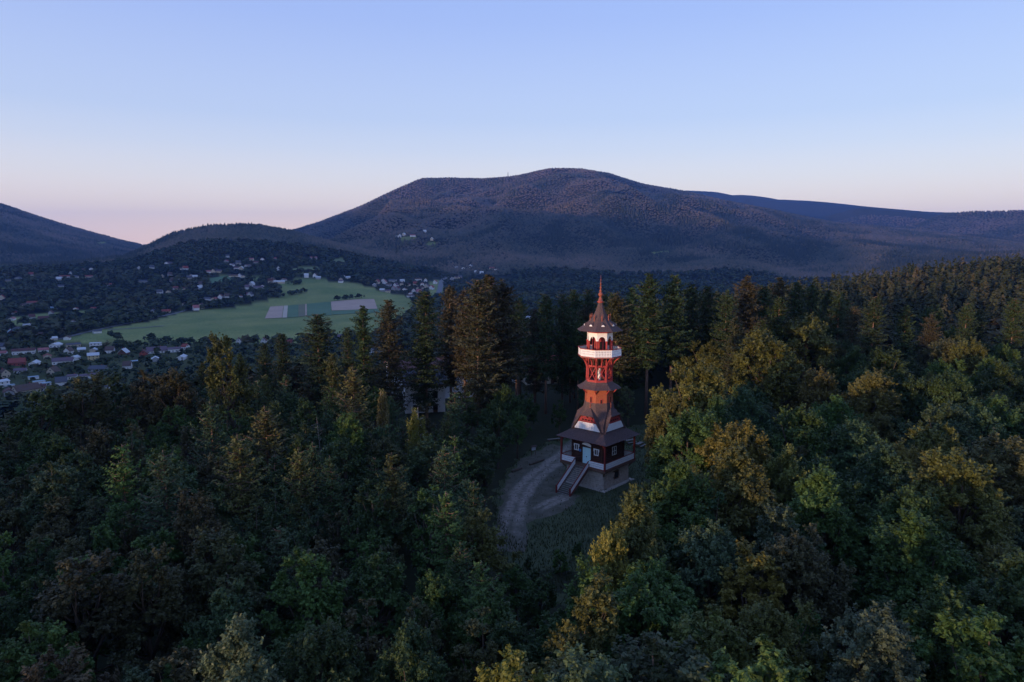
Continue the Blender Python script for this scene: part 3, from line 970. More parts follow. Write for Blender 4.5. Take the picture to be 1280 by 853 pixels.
MB().loft([oct_ring(1.9, 15.9), oct_ring(1.9, 16.08)]).build('drum_floor', M['brown'], tower)
# flaring brackets carry the viewing gallery
for k in range(8):
    for da in (0, 22.5):
        a = math.radians(22.5 + 45 * k + da); c, s = math.cos(a), math.sin(a)
        f = 1.0 if da == 0 else 0.935
        pts = [(1.92 * f, 17.9), (2.1 * f, 18.6), (2.45 * f, 19.3), (3.2 * f, 19.97)] if da == 0 else [(2.06 * f, 18.6), (2.12 * f, 19.2), (2.4 * f, 19.7), (2.95 * f, 19.97)]
        b = MB()
        for (r0, z0), (r1, z1) in zip(pts[:-1], pts[1:]):
            b.bar((c * r0, s * r0, z0), (c * r1, s * r1, z1), .17, .17, ext=.05)
        b.build('gallery_bracket', M['red'], tower)
b = MB()
for k in range(8):
    p, q = V8(1.95, 18.7)[k], V8(1.95, 19.98)[k]
    b.bar(p, q, .16)
b.build('upper_post', M['red'], tower)
MB().loft([oct_ring(1.55, 18.73), oct_ring(1.55, 20.0)]).build('stair_enclosure', M['log'], tower)
MB().loft([oct_ring(3.42, 20.0), oct_ring(3.42, 20.14)]).build('gallery_floor', M['grey_wood'], tower)
rim = V8(3.40, 20.1)
for k in range(8):
    palisade(rim[(k + 1) % 8], rim[k], 1.22, M['white'], M['red'], tower, 'gallery_railing', 0.19, 0.03, low=.02)

# lantern room with arches
cv = V8(1.92, 20.14)
for k in range(8):
    p = cv[k]
    MB().loft([[(p.x + r * math.cos(t), p.y + r * math.sin(t), z_) for t in np.linspace(0, math.tau, 9)[:-1]] for r, z_ in ((.2, 20.14), (.2, 20.5), (.14, 20.6), (.14, 22.2), (.2, 22.3), (.2, 22.5))]).build('arcade_column', M['red'], tower)
for k in range(8):
    A, B = V8(2.0, 0)[k], V8(2.0, 0)[(k + 1) % 8]
    d = (B - A); L = d.length; d.normalize(); nn = Vector((A.x + B.x, A.y + B.y, 0)).normalized()
    b = MB(); n = 12
    bot = lambda x: 22.35 if x < .2 or x > L - .2 else 22.35 + .8 * math.sqrt(max(0, 1 - ((x - L / 2) / (L / 2 - .2)) ** 2))
    xs = sorted([0, .2, L - .2, L] + [.2 + (L - .4) * t for t in (.03, .1, .2, .35, .5, .65, .8, .9, .97)])
    for x0, x1 in zip(xs[:-1], xs[1:]):
        y0, y1 = bot(x0 + 1e-4), bot(x1 - 1e-4)
        P = lambda x, z_, o: (A + d * x + nn * o) + Vector((0, 0, z_))
        b.hexa([P(x0, y0, 0), P(x1, y1, 0), P(x1, y1, -.1), P(x0, y0, -.1)], [P(x0, 23.72, 0), P(x1, 23.72, 0), P(x1, 23.72, -.1), P(x0, 23.72, -.1)])
    b.build('arch_panel', M['white'], tower)
b = MB()
o, i_ = oct_ring(2.1, 23.72), oct_ring(1.8, 23.72)
for k in range(8):
    k2 = (k + 1) % 8
    up = lambda p, z: (p[0], p[1], z)
    b.hexa([o[k], o[k2], i_[k2], i_[k]], [up(o[k], 23.98), up(o[k2], 23.98), up(i_[k2], 23.98), up(i_[k], 23.98)])
b.build('cornice', M['red'], tower)
MB().loft([oct_ring(.95, 20.14), oct_ring(.95, 23.9)]).build('cabin', M['red'], tower)
b = MB()
for k in range(8):
    a = math.radians(45 * k); c, s = math.cos(a), math.sin(a)
    b.bar((c * .885, s * .885, 20.3), (c * .885, s * .885, 22.3), .36, .06, up=(c, s, 0))
b.build('cabin_door', M['dark'], tower)
MB().loft([oct_ring(3.3, 23.99), oct_ring(3.3, 24.05)]).build('eave_ceiling', M['red'], tower)

# tent roof with its little dormers and finials
rf = MB()
rf.loft([oct_ring(3.5, 24.02)] + [oct_ring(h, z) for h, z, q in courses([(3.62, 24.06), (2.75, 24.62), (1.95, 25.25), (1.30, 25.95), (.82, 26.75), (.50, 27.6), (.34, 28.25)], .22, .025)])
rf.build('tent_roof', M['shingle'], tower)
for k in range(8):
    a = math.radians(45 * k); Rz = Matrix.Rotation(a + math.pi / 2, 4, 'Z')
    T = lambda p: Rz @ Vector(p)
    if k % 2 == 0 or True:
        b = MB()
        arc = [(.34 * math.cos(t), .34 * math.sin(t)) for t in np.linspace(0, math.pi, 7)]
        b.hexa([T((x, -2.42, 24.75 + z_)) for x, z_ in arc], [T((x * .4, -1.3, 25.2 + z_ * 1.2)) for x, z_ in arc])
        dm = b.build('roof_dormer', M['shingle'], tower)
        b = MB()
        b.hexa([T((x * .72, -2.47, 24.78 + z_ * .72)) for x, z_ in arc], [T((x * .72, -2.425, 24.78 + z_ * .72)) for x, z_ in arc])
        b.build('dormer_front', M['white'], dm)
    b = MB()
    b.loft([[T((.085 * k_ * math.cos(t), -1.55 + .085 * k_ * math.sin(t), z_)) for t in np.linspace(0, math.tau, 7)[:-1]] for k_, z_ in ((1.1, 25.3), (.8, 26.0), (1.5, 26.12), (.8, 26.24), (.6, 26.42), (.1, 26.6))])
    b.build('roof_finial', M['copper'], tower)
lathe = lambda prof, n=12: [[(r * math.cos(t), r * math.sin(t), z_) for t in np.linspace(0, math.tau, n + 1)[:-1]] for r, z_ in prof]
MB().loft(lathe([(.42, 28.22), (.48, 28.3), (.48, 28.46), (.36, 28.52), (.27, 28.8), (.17, 29.1), (.16, 29.2), (.30, 29.32), (.37, 29.5), (.30, 29.68), (.17, 29.8), (.15, 29.95), (.2, 30.0), (.2, 30.08), (.12, 30.15), (.11, 30.45),
                        (.17, 30.5), (.17, 30.58), (.09, 30.65), (.08, 31.0), (.13, 31.05), (.13, 31.12), (.06, 31.2), (.045, 31.7), (.08, 31.76), (.03, 31.84), (.012, 32.5)])).build('spire_finial', M['copper'], tower, smooth=True)
MB().loft(lathe([(.50, 28.30), (.50, 28.44)], 12)).build('spire_collar', M['red'], tower)

# ------------------------------------------------------------------ tree patterns (meshes shared by the trees)
def leaf_quads(P, N, size, rng, stretch=1.6):
    """one pointed leaf spray (a quad) at every point of P, facing N"""
    n = len(P)
    N = N / (np.linalg.norm(N, axis=1)[:, None] + 1e-9)
    a = rng.normal(size=(n, 3)); a -= N * (a * N).sum(1)[:, None]; a /= np.linalg.norm(a, axis=1)[:, None] + 1e-9
    b = np.cross(N, a)
    s = (size * (0.6 + 0.8 * rng.random(n)))[:, None]
    V = np.stack([P - a * s * 0.5 * stretch, P + b * s * 0.42 - a * s * .1, P + a * s * 0.5 * stretch, P - b * s * 0.42 - a * s * .1], 1).reshape(-1, 3)
    return V, np.arange(4 * n).reshape(-1, 4)


def limb_mesh(name, limbs, m, n=6):
    b = MB()
    for pts, rad in limbs:
        b.tube(pts, rad, n)
    return b.build(name, m, smooth=True, mesh_only=True)


def unit(v):
    return v / (np.linalg.norm(v, axis=-1, keepdims=True) + 1e-9)


def broadleaf(seed, H, R, base, nclump, twigs, leaves, lsize, flat=1.0, bark='bark', spread=1.0):
    rng = np.random.default_rng(seed)
    cz, rz = base + (H - base) * 0.46, (H - base) * 0.54
    lob = unit(rng.normal(size=(7, 3))); amp = rng.uniform(0.12, 0.30, 7)
    C = []
    while len(C) < nclump:
        d = unit(rng.normal(size=3))
        if d[2] < -0.55 and rng.random() < 0.8: continue
        k = 0.80 + (amp * np.maximum(lob @ d, 0) ** 3).sum() - (0.25 * np.maximum(-(lob[:3] @ d), 0) ** 4).sum()
        rho = (0.30 + 0.70 * rng.random() ** 0.55) * k
        taper = 1.0 if d[2] < 0 else (1 - 0.25 * d[2])
        C.append([d[0] * R * rho * taper, d[1] * R * rho * taper, cz + d[2] * rz * rho * flat])
    C = np.array(C)
    top = C[:, 2].argmax()
    axis = np.array([0, 0, cz])
    out = unit((C - axis) / np.array([R, R, rz]))
    rc = rng.uniform(0.7, 1.25, nclump) * R * 0.21 * spread
    ctint = rng.normal(0, 0.16, nclump)
    T0 = np.repeat(np.arange(nclump), twigs)
    td = unit(out[T0] * 0.75 + np.array([0, 0, 0.55]) + rng.normal(size=(len(T0), 3)) * 0.75)
    tl = rc[T0] * rng.uniform(0.7, 1.55, len(T0))
    L0 = np.repeat(np.arange(len(T0)), leaves)
    t = rng.random(len(L0)) ** 0.7
    P = C[T0[L0]] + td[L0] * (tl[L0] * t)[:, None] + rng.normal(size=(len(L0), 3)) * (0.16 * (1.25 - t) * rc[T0[L0]])[:, None]
    N = unit(td[L0] * 0.5 + np.array([0, 0, 0.7]) + rng.normal(size=(len(L0), 3)) * 0.55)
    V, F = leaf_quads(P, N, lsize, rng)
    tint = np.clip(0.5 + ctint[T0[L0]] + rng.normal(0, 0.15, len(L0)), 0, 1)
    crown = np_mesh('crown', V, F, [M['leaf']], tint=np.repeat(tint, 4))
    limbs = []
    tr = [(0, 0, -1.0)]; lean = rng.normal(0, 0.25, 2)
    for k in range(1, 6):
        f = k / 5
        tr.append((lean[0] * f * 1.5 + rng.normal(0, .08), lean[1] * f * 1.5 + rng.normal(0, .08), f * (cz + rz * 0.45)))
    r0 = H * 0.021
    limbs.append((tr, [r0 * 1.25] + [r0 * (1 - 0.16 * k) for k in range(1, 6)]))
    for i in rng.choice(nclump, min(26, nclump), replace=False):
        q = C[i]; f = rng.uniform(0.35, 0.85); s = np.array(tr[min(5, 1 + int(f * 4))])
        if q[2] < s[2]: s = np.array(tr[2])
        mid = s * 0.5 + q * 0.5 + np.array([0, 0, -0.06 * R]) + rng.normal(0, 0.15, 3)
        limbs.append(([tuple(s), tuple(mid), tuple(q)], [r0 * .38, r0 * .24, r0 * .06]))
    return limb_mesh('trunk', limbs, M[bark]), crown, H, R


def conifer(seed, H, Lmax, bare, whorl, per, droop, up_tip, sprays, ssize, bark='pine_bark', pw=0.75, hang=0.5, ragged=0.25):
    rng = np.random.default_rng(seed)
    limbs = [([(0, 0, -1), (rng.normal(0, .05), rng.normal(0, .05), H * 0.33), (rng.normal(0, .08), rng.normal(0, .08), H * .66), (0, 0, H * 0.985)], [H * .0125, H * .0095, H * .006, .02])]
    P, N, S, TI = [], [], [], []
    zs = np.arange(bare, H - 0.3, whorl)
    for z in zs:
        f = (z - bare) / (H - bare)
        L = Lmax * (1 - f) ** pw * (0.55 + 0.45 * min(1, f / 0.18)) + 0.15
        k0 = rng.uniform(0, math.tau)
        for i in range(per):
            if rng.random() < 0.14: continue
            a = k0 + i * math.tau / per + rng.normal(0, .25)
            l = L * rng.uniform(1 - ragged * 1.3, 1 + ragged) * (0.55 + 0.9 * float(vnoise(a * 1.3 + seed, z * .35)))
            if vnoise(a * .9 + 50, z * .5 + seed) < .22: continue
            dz = -droop * (1 - f * 1.3)
            zz = z + rng.normal(0, whorl * .3)
            n = max(3, int(sprays * l / Lmax) + 2)
            t = (np.arange(n) + rng.random(n)) / n
            t = 0.12 + 0.88 * t
            x = np.cos(a) * l * t; y = np.sin(a) * l * t
            h = zz + dz * l * t + up_tip * l * t ** 3
            if rng.random() < 0.4:
                limbs.append(([(0, 0, zz), (math.cos(a) * l * .5, math.sin(a) * l * .5, zz + dz * l * .5), (math.cos(a) * l * .9, math.sin(a) * l * .9, zz + dz * l * .9 + up_tip * l * .7)], [.05, .03, .012]))
            side = rng.normal(0, 1, n) * 0.30 * l * (1 - 0.55 * t) * 0.6
            P.append(np.stack([x - np.sin(a) * side, y + np.cos(a) * side, h - np.abs(rng.normal(0, hang * .35, n))], 1))
            N.append(unit(np.stack([rng.normal(0, .5, n) + 0.25 * np.cos(a), rng.normal(0, .5, n) + .25 * np.sin(a), np.full(n, 1 - hang * .5)], 1)))
            S.append(np.full(n, ssize) * rng.uniform(.7, 1.3, n))
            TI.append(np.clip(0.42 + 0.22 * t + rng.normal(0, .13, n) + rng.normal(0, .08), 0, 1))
    P = np.concatenate(P); N = np.concatenate(N); S = np.concatenate(S); TI = np.concatenate(TI)
    V, F = leaf_quads(P, N, S, rng, 2.0)
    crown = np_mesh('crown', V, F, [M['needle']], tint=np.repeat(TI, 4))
    return limb_mesh('trunk', limbs, M[bark], 5), crown, H, Lmax


def birch(seed, H, R):
    rng = np.random.default_rng(seed)
    limbs = [([(0, 0, -1), (.15, .1, H * .4), (.1, -.1, H * .75), (.3, 0, H * .98)], [.17, .13, .07, .015])]
    P, TI = [], []
    for i in range(46):
        z = H * rng.uniform(.28, .97); a = rng.uniform(0, math.tau); f = (z / H - .28) / .7
        l = R * (1 - f * .75) * rng.uniform(.5, 1.0)
        q = np.array([math.cos(a) * l, math.sin(a) * l, z + l * .35])
        limbs.append(([(.1, 0, z - l * .3), tuple(q * np.array([.6, .6, 1]) - np.array([0, 0, .1])), tuple(q)], [.045, .028, .01]))
        for s in range(9):
            st = np.array([q[0] * rng.uniform(.45, 1.1), q[1] * rng.uniform(.45, 1.1), q[2] + rng.normal(0, .25)]) + rng.normal(0, .18, 3)
            ln = rng.uniform(.8, 2.6); k = int(ln * 18)
            t = np.linspace(0, 1, k)
            P.append(st + np.stack([rng.normal(0, .07, k), rng.normal(0, .07, k), -t * ln], 1)); TI.append(np.clip(.5 + rng.normal(0, .15, k) + rng.normal(0, .1), 0, 1))
    P = np.concatenate(P); TI = np.concatenate(TI)
    N = rng.normal(size=P.shape)
    V, F = leaf_quads(P, N, np.full(len(P), .125), rng)
    return limb_mesh('trunk', limbs, M['birch_bark'], 6), np_mesh('crown', V, F, [M['leaf']], tint=np.repeat(TI, 4)), H, R


KIND = {
    'big': [broadleaf(20 + i, 17, 5.0, 4.0, 125, 13, 28, 0.20) for i in range(4)],
    'mid': [broadleaf(46 + i, 14, 3.5, 2.5, 90, 12, 26, 0.185) for i in range(4)],
    'slim': [broadleaf(60 + i, 13, 2.3, 1.5, 60, 11, 25, 0.17, spread=1.2) for i in range(3)],
    'larch': [conifer(80 + i, 14, 2.7, 1.2, 0.34, 8, 0.02, 0.38, 40, 0.17, pw=0.62, hang=.35, ragged=.55) for i in range(4)],
    'spruce': [conifer(100 + i, 29, 3.7 + .35 * (i % 3), [7, 9, 5, 11][i], 0.44, 9, 0.30, 0.22, 52, 0.25, pw=0.46, hang=.7, ragged=.42) for i in range(4)],
    'birch': [birch(120 + i, 13, 2.2) for i in range(2)],
    'bush': [broadleaf(140 + i, 3.0, 1.3, 0.1, 46, 11, 26, 0.11) for i in range(3)],
}
NAME = {'big': 'broadleaf_tree', 'mid': 'broadleaf_tree', 'slim': 'broadleaf_tree', 'larch': 'larch_tree', 'spruce': 'spruce_tree', 'birch': 'birch_tree', 'bush': 'shrub'}
CAT = {'big': 'tree', 'mid': 'tree', 'slim': 'tree', 'larch': 'larch', 'spruce': 'spruce', 'birch': 'birch', 'bush': 'shrub'}
TINT = {  # leaf colour (what the leaf itself has), and the word for it
    'olive': (0.108, 0.114, 0.031), 'green': (0.066, 0.118, 0.029), 'dark': (0.050, 0.082, 0.027), 'yellow': (0.170, 0.156, 0.032),
    'brown': (0.086, 0.088, 0.036), 'grey': (0.080, 0.108, 0.052), 'blue': (0.062, 0.100, 0.042), 'russet': (0.076, 0.071, 0.032), 'pale': (0.16, 0.125, 0.05),
}
TREES = []                                   # every single tree: dict(kind, x, y, z, s, sxy, tint, label)


def want(kind, x, y, H, tint, label=None, wide=1.0, var=None, rot=None):
    TREES.append(dict(kind=kind, x=x, y=y, z=h1(x, y), H=H, tint=tint, label=label, wide=wide, var=var, rot=rot))


def at_top(kind, px, ptop, y, tint, label=None, wide=1.0, var=None):
    """a tree that stands y metres ahead and whose top reaches a line of sight"""
    v = ray(px, ptop)
    # the trunk is upright; find x at that depth, then the height of the top
    x = v[0] / v[1] * y; zt = CAMZ + v[2] / v[1] * y
    g = h1(x, y)
    want(kind, x, y, max(2.0, zt - g), tint, label, wide, var)


# spruces, from left to right
for px, pt, y, tn, wd, lb in [
    (330, 428, 142, 'dark', 1.0, 'short dark spruce left of the broad black spruce'), (352, 416, 150, 'dark', 1.0, 'dark spruce peeking up behind left of the broad black spruce'),
    (397, 391, 138, 'dark', 1.45, 'broad dark spruce with a blunt top in front of the green fields'), (415, 440, 124, 'olive', 0.95, 'small olive spruce standing before the broad dark spruce'),
    (434, 408, 152, 'dark', 0.9, 'narrow spruce just left of the slim pointed pair'), (453, 381, 140, 'dark', 0.95, 'slim pointed spruce below the tan field, left of its twin'),
    (485, 373, 136, 'russet', 1.1, 'brownish spruce right of its slim pointed twin'), (531, 362, 139, 'dark', 1.1, 'lone dark spruce in front of the pale road and hamlet'),
    (562, 356, 150, 'russet', 1.0, 'brownish spruce at the left shoulder of the tall clump'), (580, 362, 139, 'russet', 1.0, 'spruce between the shoulder tree and the lit trunk in the tall clump'),
    (597, 347, 128, 'brown', 1.1, 'tall sunlit spruce with a long orange lit bare trunk'), (611, 342, 134, 'russet', 1.15, 'tallest spruce of the clump, its blunt top highest'), (629, 350, 138, 'russet', 1.15, 'broad brown spruce at the right shoulder of the tall clump'), (646, 380, 146, 'dark', 1.0, 'lower dark spruce to the right of the tall clump'),
    (683, 367, 150, 'dark', 1.0, 'dark spruce left of the tower with layered boughs'), (704, 366, 154, 'dark', 0.9, 'dark spruce with a pale bare trunk just left of the tower'), (668, 392, 170, 'dark', 0.9, 'smaller spruce behind the pair left of the tower'),
    (771, 366, 148, 'brown', 1.25, 'broad brown spruce right behind the tower spire'), (790, 358, 158, 'dark', 1.0, 'dark spruce between the brown one and the tall pointed one'), (812, 341, 146, 'dark', 1.05, 'tall pointed spruce, highest of the row right of the tower'),
    (843, 343, 150, 'dark', 1.05, 'tall spruce, second highest of the row right of the tower'), (864, 354, 157, 'dark', 1.0, 'spruce to the right of the two tallest in the row'), (885, 356, 160, 'dark', 1.0, 'dark spruce left of the bare pale trunk in the row'),
    (909, 362, 150, 'dark', 0.85, 'thin spruce with a pale bare trunk behind the golden crowns'), (935, 344, 156, 'russet', 1.15, 'broad reddish topped spruce in the row behind the golden crowns'), (955, 356, 162, 'dark', 1.0, 'spruce right of the reddish topped one'),
    (975, 346, 168, 'russet', 1.0, 'reddish spruce near the right end of the row'), (996, 352, 174, 'dark', 1.0, 'dark spruce beside the right hand reddish one'), (1016, 353, 178, 'dark', 1.0, 'spruce before the foot of the wooded hill'),
    (1036, 362, 182, 'dark', 1.0, 'low spruce at the right end of the row'), (752, 402, 160, 'dark', 0.9, 'small dark spruce hidden behind the tower lantern'), (920, 395, 138, 'brown', 0.9, 'lower brown spruce before the row behind golden crowns'),
    (1060, 375, 190, 'dark', 1.0, 'spruce past the right end of the row, lower than its neighbours'), (1090, 385, 196, 'blue', 1.0, 'bluish spruce on the lower right slope'), (1128, 392, 200, 'dark', 1.0, 'dark spruce below the reddish hill wood'),
    (300, 440, 150, 'dark', 1.0, 'low spruce right of the golden tall tree'), (252, 452, 140, 'dark', 0.9, 'dark spruce left of the golden tall tree'), (1165, 402, 205, 'dark', 1.05, 'dark spruce on the right slope under the hill wood'), (1215, 395, 215, 'dark', 1.05, 'dark spruce high on the right slope'),
]:
    at_top('spruce', px, pt, y, tn, lb, wd)
# trees that stand out
for kind, px, pt, y, tn, wd, lb in [
    ('mid', 285, 424, 116, 'olive', 0.8, 'tall golden topped tree rising above the left tree line'), ('mid', 216, 456, 122, 'russet', 0.9, 'reddish brown tree on the skyline below the village'), ('mid', 180, 462, 124, 'brown', 0.9, 'brown round tree on the skyline below the village'),
    ('mid', 100, 474, 120, 'brown', 1.3, 'brown broad tree under the cream gabled houses'), ('mid', 40, 492, 112, 'dark', 1.3, 'dark broad tree at the left edge below the village'), ('mid', 145, 470, 130, 'dark', 1.2, 'dark tree between the brown ones below the village'),
    ('birch', 478, 486, 101, 'pale', 0.9, 'pale yellow weeping birch in the middle of the left wood'), ('birch', 521, 508, 96, 'yellow', 1.15, 'yellowish weeping birch to the right of the pale one'),
    ('larch', 440, 455, 108, 'olive', 1.1, 'yellow green larch with a lit tip before the spruces'), ('larch', 330, 505, 88, 'olive', 1.25, 'light green larch with a yellowish tip, left wood'), ('larch', 296, 540, 76, 'olive', 1.2, 'olive larch with a thin tip in the left wood'),
    ('larch', 152, 553, 78, 'green', 1.0, 'fresh green larch standing out in the dark left wood'), ('larch', 262, 500, 92, 'blue', 1.0, 'slender bluish larch near the left skyline'), ('larch', 203, 560, 72, 'blue', 1.1, 'bluish larch with a slender tip, left wood'), ('larch', 350, 655, 60, 'blue', 1.1, 'blue green larch above the bottom left oaks'),
    ('mid', 285, 668, 54, 'brown', 1.0, 'pale brown leafy tree in the dark lower left wood'), ('mid', 250, 620, 64, 'russet', 0.9, 'russet tree above the pale brown leafy one'), ('mid', 175, 690, 50, 'russet', 1.1, 'russet brown tree in the lower left wood'),
    ('big', 300, 775, 37, 'grey', 0.75, 'greyish leafed tree at the bottom edge, left of middle'), ('mid', 90, 700, 48, 'russet', 1.2, 'wide russet tree near the lower left corner'), ('mid', 60, 800, 38, 'russet', 1.0, 'russet tree in the bottom left corner'),
    ('mid', 594, 637, 64, 'olive', 1.15, 'golden topped tree left of the path, above the bottom edge'), ('big', 545, 705, 52, 'green', 0.8, 'green tree with brownish top in front of the golden topped one'), ('mid', 470, 690, 54, 'green', 1.1, 'bright green tree in the lower middle of the left wood'),
    ('big', 868, 443, 98, 'olive', 0.85, 'golden lit tall oak with a narrow top right of the tower'), ('big', 838, 497, 91, 'olive', 0.75, 'golden oak whose branches overhang the clearing'), ('big', 925, 515, 80, 'yellow', 0.9, 'big orange gold oak, largest lit crown right of the tower'), ('big', 965, 414, 124, 'olive', 1.15, 'wide golden crown in front of the spruce row'),
    ('big', 985, 560, 74, 'olive', 0.8, 'olive tree with golden shoots right of the orange gold oak'), ('big', 1010, 385, 150, 'olive', 1.0, 'olive crown against the dark spruces on the right'), ('mid', 868, 580, 76, 'olive', 1.0, 'olive tree at the edge of the clearing right of the tower'),
    ('big', 1120, 555, 80, 'yellow', 1.0, 'dark green tree dotted with orange gold shoots, right side'), ('big', 1050, 500, 100, 'green', 1.0, 'rich green tree right of the wide golden crown'), ('big', 1110, 430, 135, 'dark', 1.1, 'dark green crown on the right slope'),
    ('big', 790, 617, 57, 'olive', 0.78, 'golden tree with spiky top below the tower, right of the dip'), ('big', 760, 655, 53, 'yellow', 0.62, 'yellow gold tree below the tower at the edge of the dip'), ('mid', 835, 690, 50, 'green', 1.0, 'bright green bush-like tree beside the yellow gold one'), ('mid', 735, 740, 43, 'olive', 1.0, 'olive gold tree near the bottom edge, right of the dip'),
    ('mid', 945, 700, 50, 'yellow', 1.1, 'yellow green tree alone in the dark lower right wood'), ('big', 1080, 755, 40, 'grey', 0.85, 'grey green leafy tree near the bottom edge, right side'), ('big', 1190, 722, 43, 'green', 0.95, 'rounded fresh green tree in the lower right corner'), ('mid', 1235, 765, 38, 'green', 1.1, 'green tree at the right edge near the bottom corner'),
    ('mid', 960, 800, 34, 'green', 1.0, 'green tree with yellow shoots at the bottom edge, right of middle'), ('mid', 690, 800, 36, 'olive', 1.15, 'olive tree at the bottom edge right of the middle'), ('mid', 820, 790, 36, 'grey', 1.15, 'grey olive tree at the bottom edge under the golden tree'), ('mid', 640, 815, 33, 'yellow', 0.9, 'yellowish shoots of a tree at the bottom edge, middle'),
    ('big', 400, 770, 40, 'dark', 0.8, 'dark green tree at the bottom edge, left of the middle'), ('big', 510, 775, 40, 'dark', 0.85, 'very dark tree at the bottom edge, in the middle'),
]:
    at_top(kind, px, pt, y, tn, lb, wd)
for kind, px, pt, y, tn, wd, lb in [('mid', 672, 724, 58, 'dark', 1.1, 'low dark tree in the dip below the tower'), ('mid', 645, 706, 62, 'green', 1.0, 'low green tree right of the golden topped tree by the path'), ('mid', 690, 775, 47, 'dark', 1.1, 'dark tree at the lower end of the dip'), ('mid', 640, 770, 46, 'dark', 1.1, 'dark tree below the path end, near the bottom edge'), ('mid', 600, 740, 48, 'green', 1.1, 'green tree in front of the golden topped one, bottom middle')]:
    at_top(kind, px, pt, y, tn, lb, wd)
# shrubs in the dip before the tower
srng = np.random.default_rng(4)
for i, (px, py) in enumerate([(640, 735), (668, 742), (700, 722), (660, 712), (722, 702), (645, 770), (690, 780), (672, 815), (655, 790), (684, 750)]):
    x, y, z = ground_at(px, py)
    want('bush', x, y, srng.uniform(1.2, 2.6), ['dark', 'dark', 'green'][i % 3])

# the rest of the wood round the camera
KEEP = [(628, 676), (618, 640), (634, 590), (664, 556), (694, 545), (708, 470), (718, 340), (784, 340), (790, 470), (803, 540), (812, 575), (800, 604), (772, 628), (735, 668), (716, 725), (690, 760), (655, 720)]


def blocks_view(px, pt, pb, hw):
    """does a crown seen there hide the tower or the clearing"""
    u = np.linspace(-0.85, 0.85, 5); w = np.linspace(0.05, 0.95, 7)
    U, W = np.meshgrid(u, w)
    return in_poly(px + U * hw * (0.35 + 0.65 * np.minimum(1, W * 2.2)), pt + (pb - pt) * W, KEEP).any()


rngp = np.random.default_rng(21)
cand = []
for yy in np.arange(20, 176, 4.1):
    for xx in np.arange(-0.84 * yy - 14, 0.84 * yy + 14, 4.1):
        cand.append((xx + rngp.uniform(-1.9, 1.9), yy + rngp.uniform(-1.9, 1.9)))
rngp.shuffle(cand)
grid_pts = [(t['x'], t['y'], KIND[t['kind']][0][3] * t['H'] / KIND[t['kind']][0][2] * t['wide']) for t in TREES if t['kind'] != 'bush']
for x, y in cand:
    if in_poly(np.array([x]), np.array([y]), CLEARING)[0] or math.hypot(x - TX, y - TY) < 13: continue
    n1 = float(vnoise(x / 16 + 40, y / 16)); n2 = float(vnoise(x / 11, y / 11 + 70)); u = rngp.random()
    left = x < 4 - 0.10 * y
    if y > 150 and x > -16 and u < (.85 if x < 66 else .3): kind = 'spruce'
    elif left: kind = ('larch' if (n1 > .60 and y > 52) else ('mid' if n2 > .35 else 'slim')) if u < .85 else 'slim'
    else: kind = 'big' if u < .55 else ('mid' if u < .9 else 'slim')
    H = {'spruce': rngp.uniform(20, 27), 'larch': rngp.uniform(9.5, 14.5), 'slim': rngp.uniform(8, 12.5), 'mid': rngp.uniform(9.5, 13.5), 'big': rngp.uniform(13.5, 17.5)}[kind]
    if y < 45 and kind == 'big': H = rngp.uniform(11.5, 15)
    if left and y < 60: H *= .93
    R = KIND[kind][0][3] * H / KIND[kind][0][2]
    if any((x - a) ** 2 + (y - b) ** 2 < (0.58 * (R + c)) ** 2 for a, b, c in grid_pts): continue
    z = h1(x, y)
    px, pt = proj(x, y, z + H); _, pb = proj(x, y, z + H * .1); hw = FPX * R / math.hypot(y, 10)
    if px < -hw - 30 or px > 1280 + hw + 30 or pt > 900: continue
    if y < 105 and blocks_view(float(px), float(pt), float(pb), hw): continue
    # keep the skylines of the photograph: nothing taller than the tree line
    lim = np.interp(px, [0, 100, 200, 300, 420, 485, 500, 560, 575, 630, 642, 710, 725, 800, 1000, 1100, 1280], [492, 484, 464, 446, 450, 470, 508, 508, 470, 470, 486, 486, 470, 420, 380, 395, 400])
    if pt < lim and kind != 'spruce': 
        H *= 0.8; pt = float(proj(x, y, z + H)[1])
        if pt < lim: continue
    if kind == 'spruce' and pt < {True: 415, False: 352}[px < 560]: continue
    if left: tn = rngp.choice(['russet', 'dark', 'brown', 'blue', 'green', 'grey', 'dark'], p=[.10, .24, .12, .14, .18, .1, .12])
    else: tn = rngp.choice(['dark', 'green', 'olive', 'blue', 'grey', 'brown'], p=[.28, .26, .22, .10, .08, .06])
    if kind == 'larch': tn = rngp.choice(['blue', 'olive', 'grey', 'green', 'dark'], p=[.36, .18, .22, .12, .12])
    if kind == 'spruce': tn = rngp.choice(['dark', 'russet', 'blue'], p=[.82, .1, .08])
    grid_pts.append((x, y, R))
    want(kind, x, y, H, str(tn))

# which of them show: paint them front to back on a coarse picture of crowns
cov = np.zeros((214, 320), bool)
order = sorted(range(len(TREES)), key=lambda i: math.hypot(TREES[i]['x'], TREES[i]['y']))
gy, gx = np.mgrid[0:214, 0:320] * 4 + 2
for i in order:
    t = TREES[i]; K = KIND[t['kind']][0]; R = K[3] * t['H'] / K[2] * t['wide']
    px, pt = proj(t['x'], t['y'], t['z'] + t['H']); _, pb = proj(t['x'], t['y'], t['z'] + t['H'] * .12)
    hw = FPX * R / math.hypot(t['y'], 12)
    w = np.clip((gy - pt) / max(pb - pt, 1), 0, 1)
    shape = np.minimum(1, 0.25 + w * 1.8) if t['kind'] in ('larch', 'spruce') else np.sqrt(np.clip(1 - (2 * w - 1) ** 2, 0, 1))
    m = (gy > pt) & (gy < pb) & (np.abs(gx - px) < hw * shape)
    t['px'], t['pt'] = float(px), float(pt)
    t['seen'] = int((m & ~cov).sum())
    cov |= m
kept = []; n_of = {}
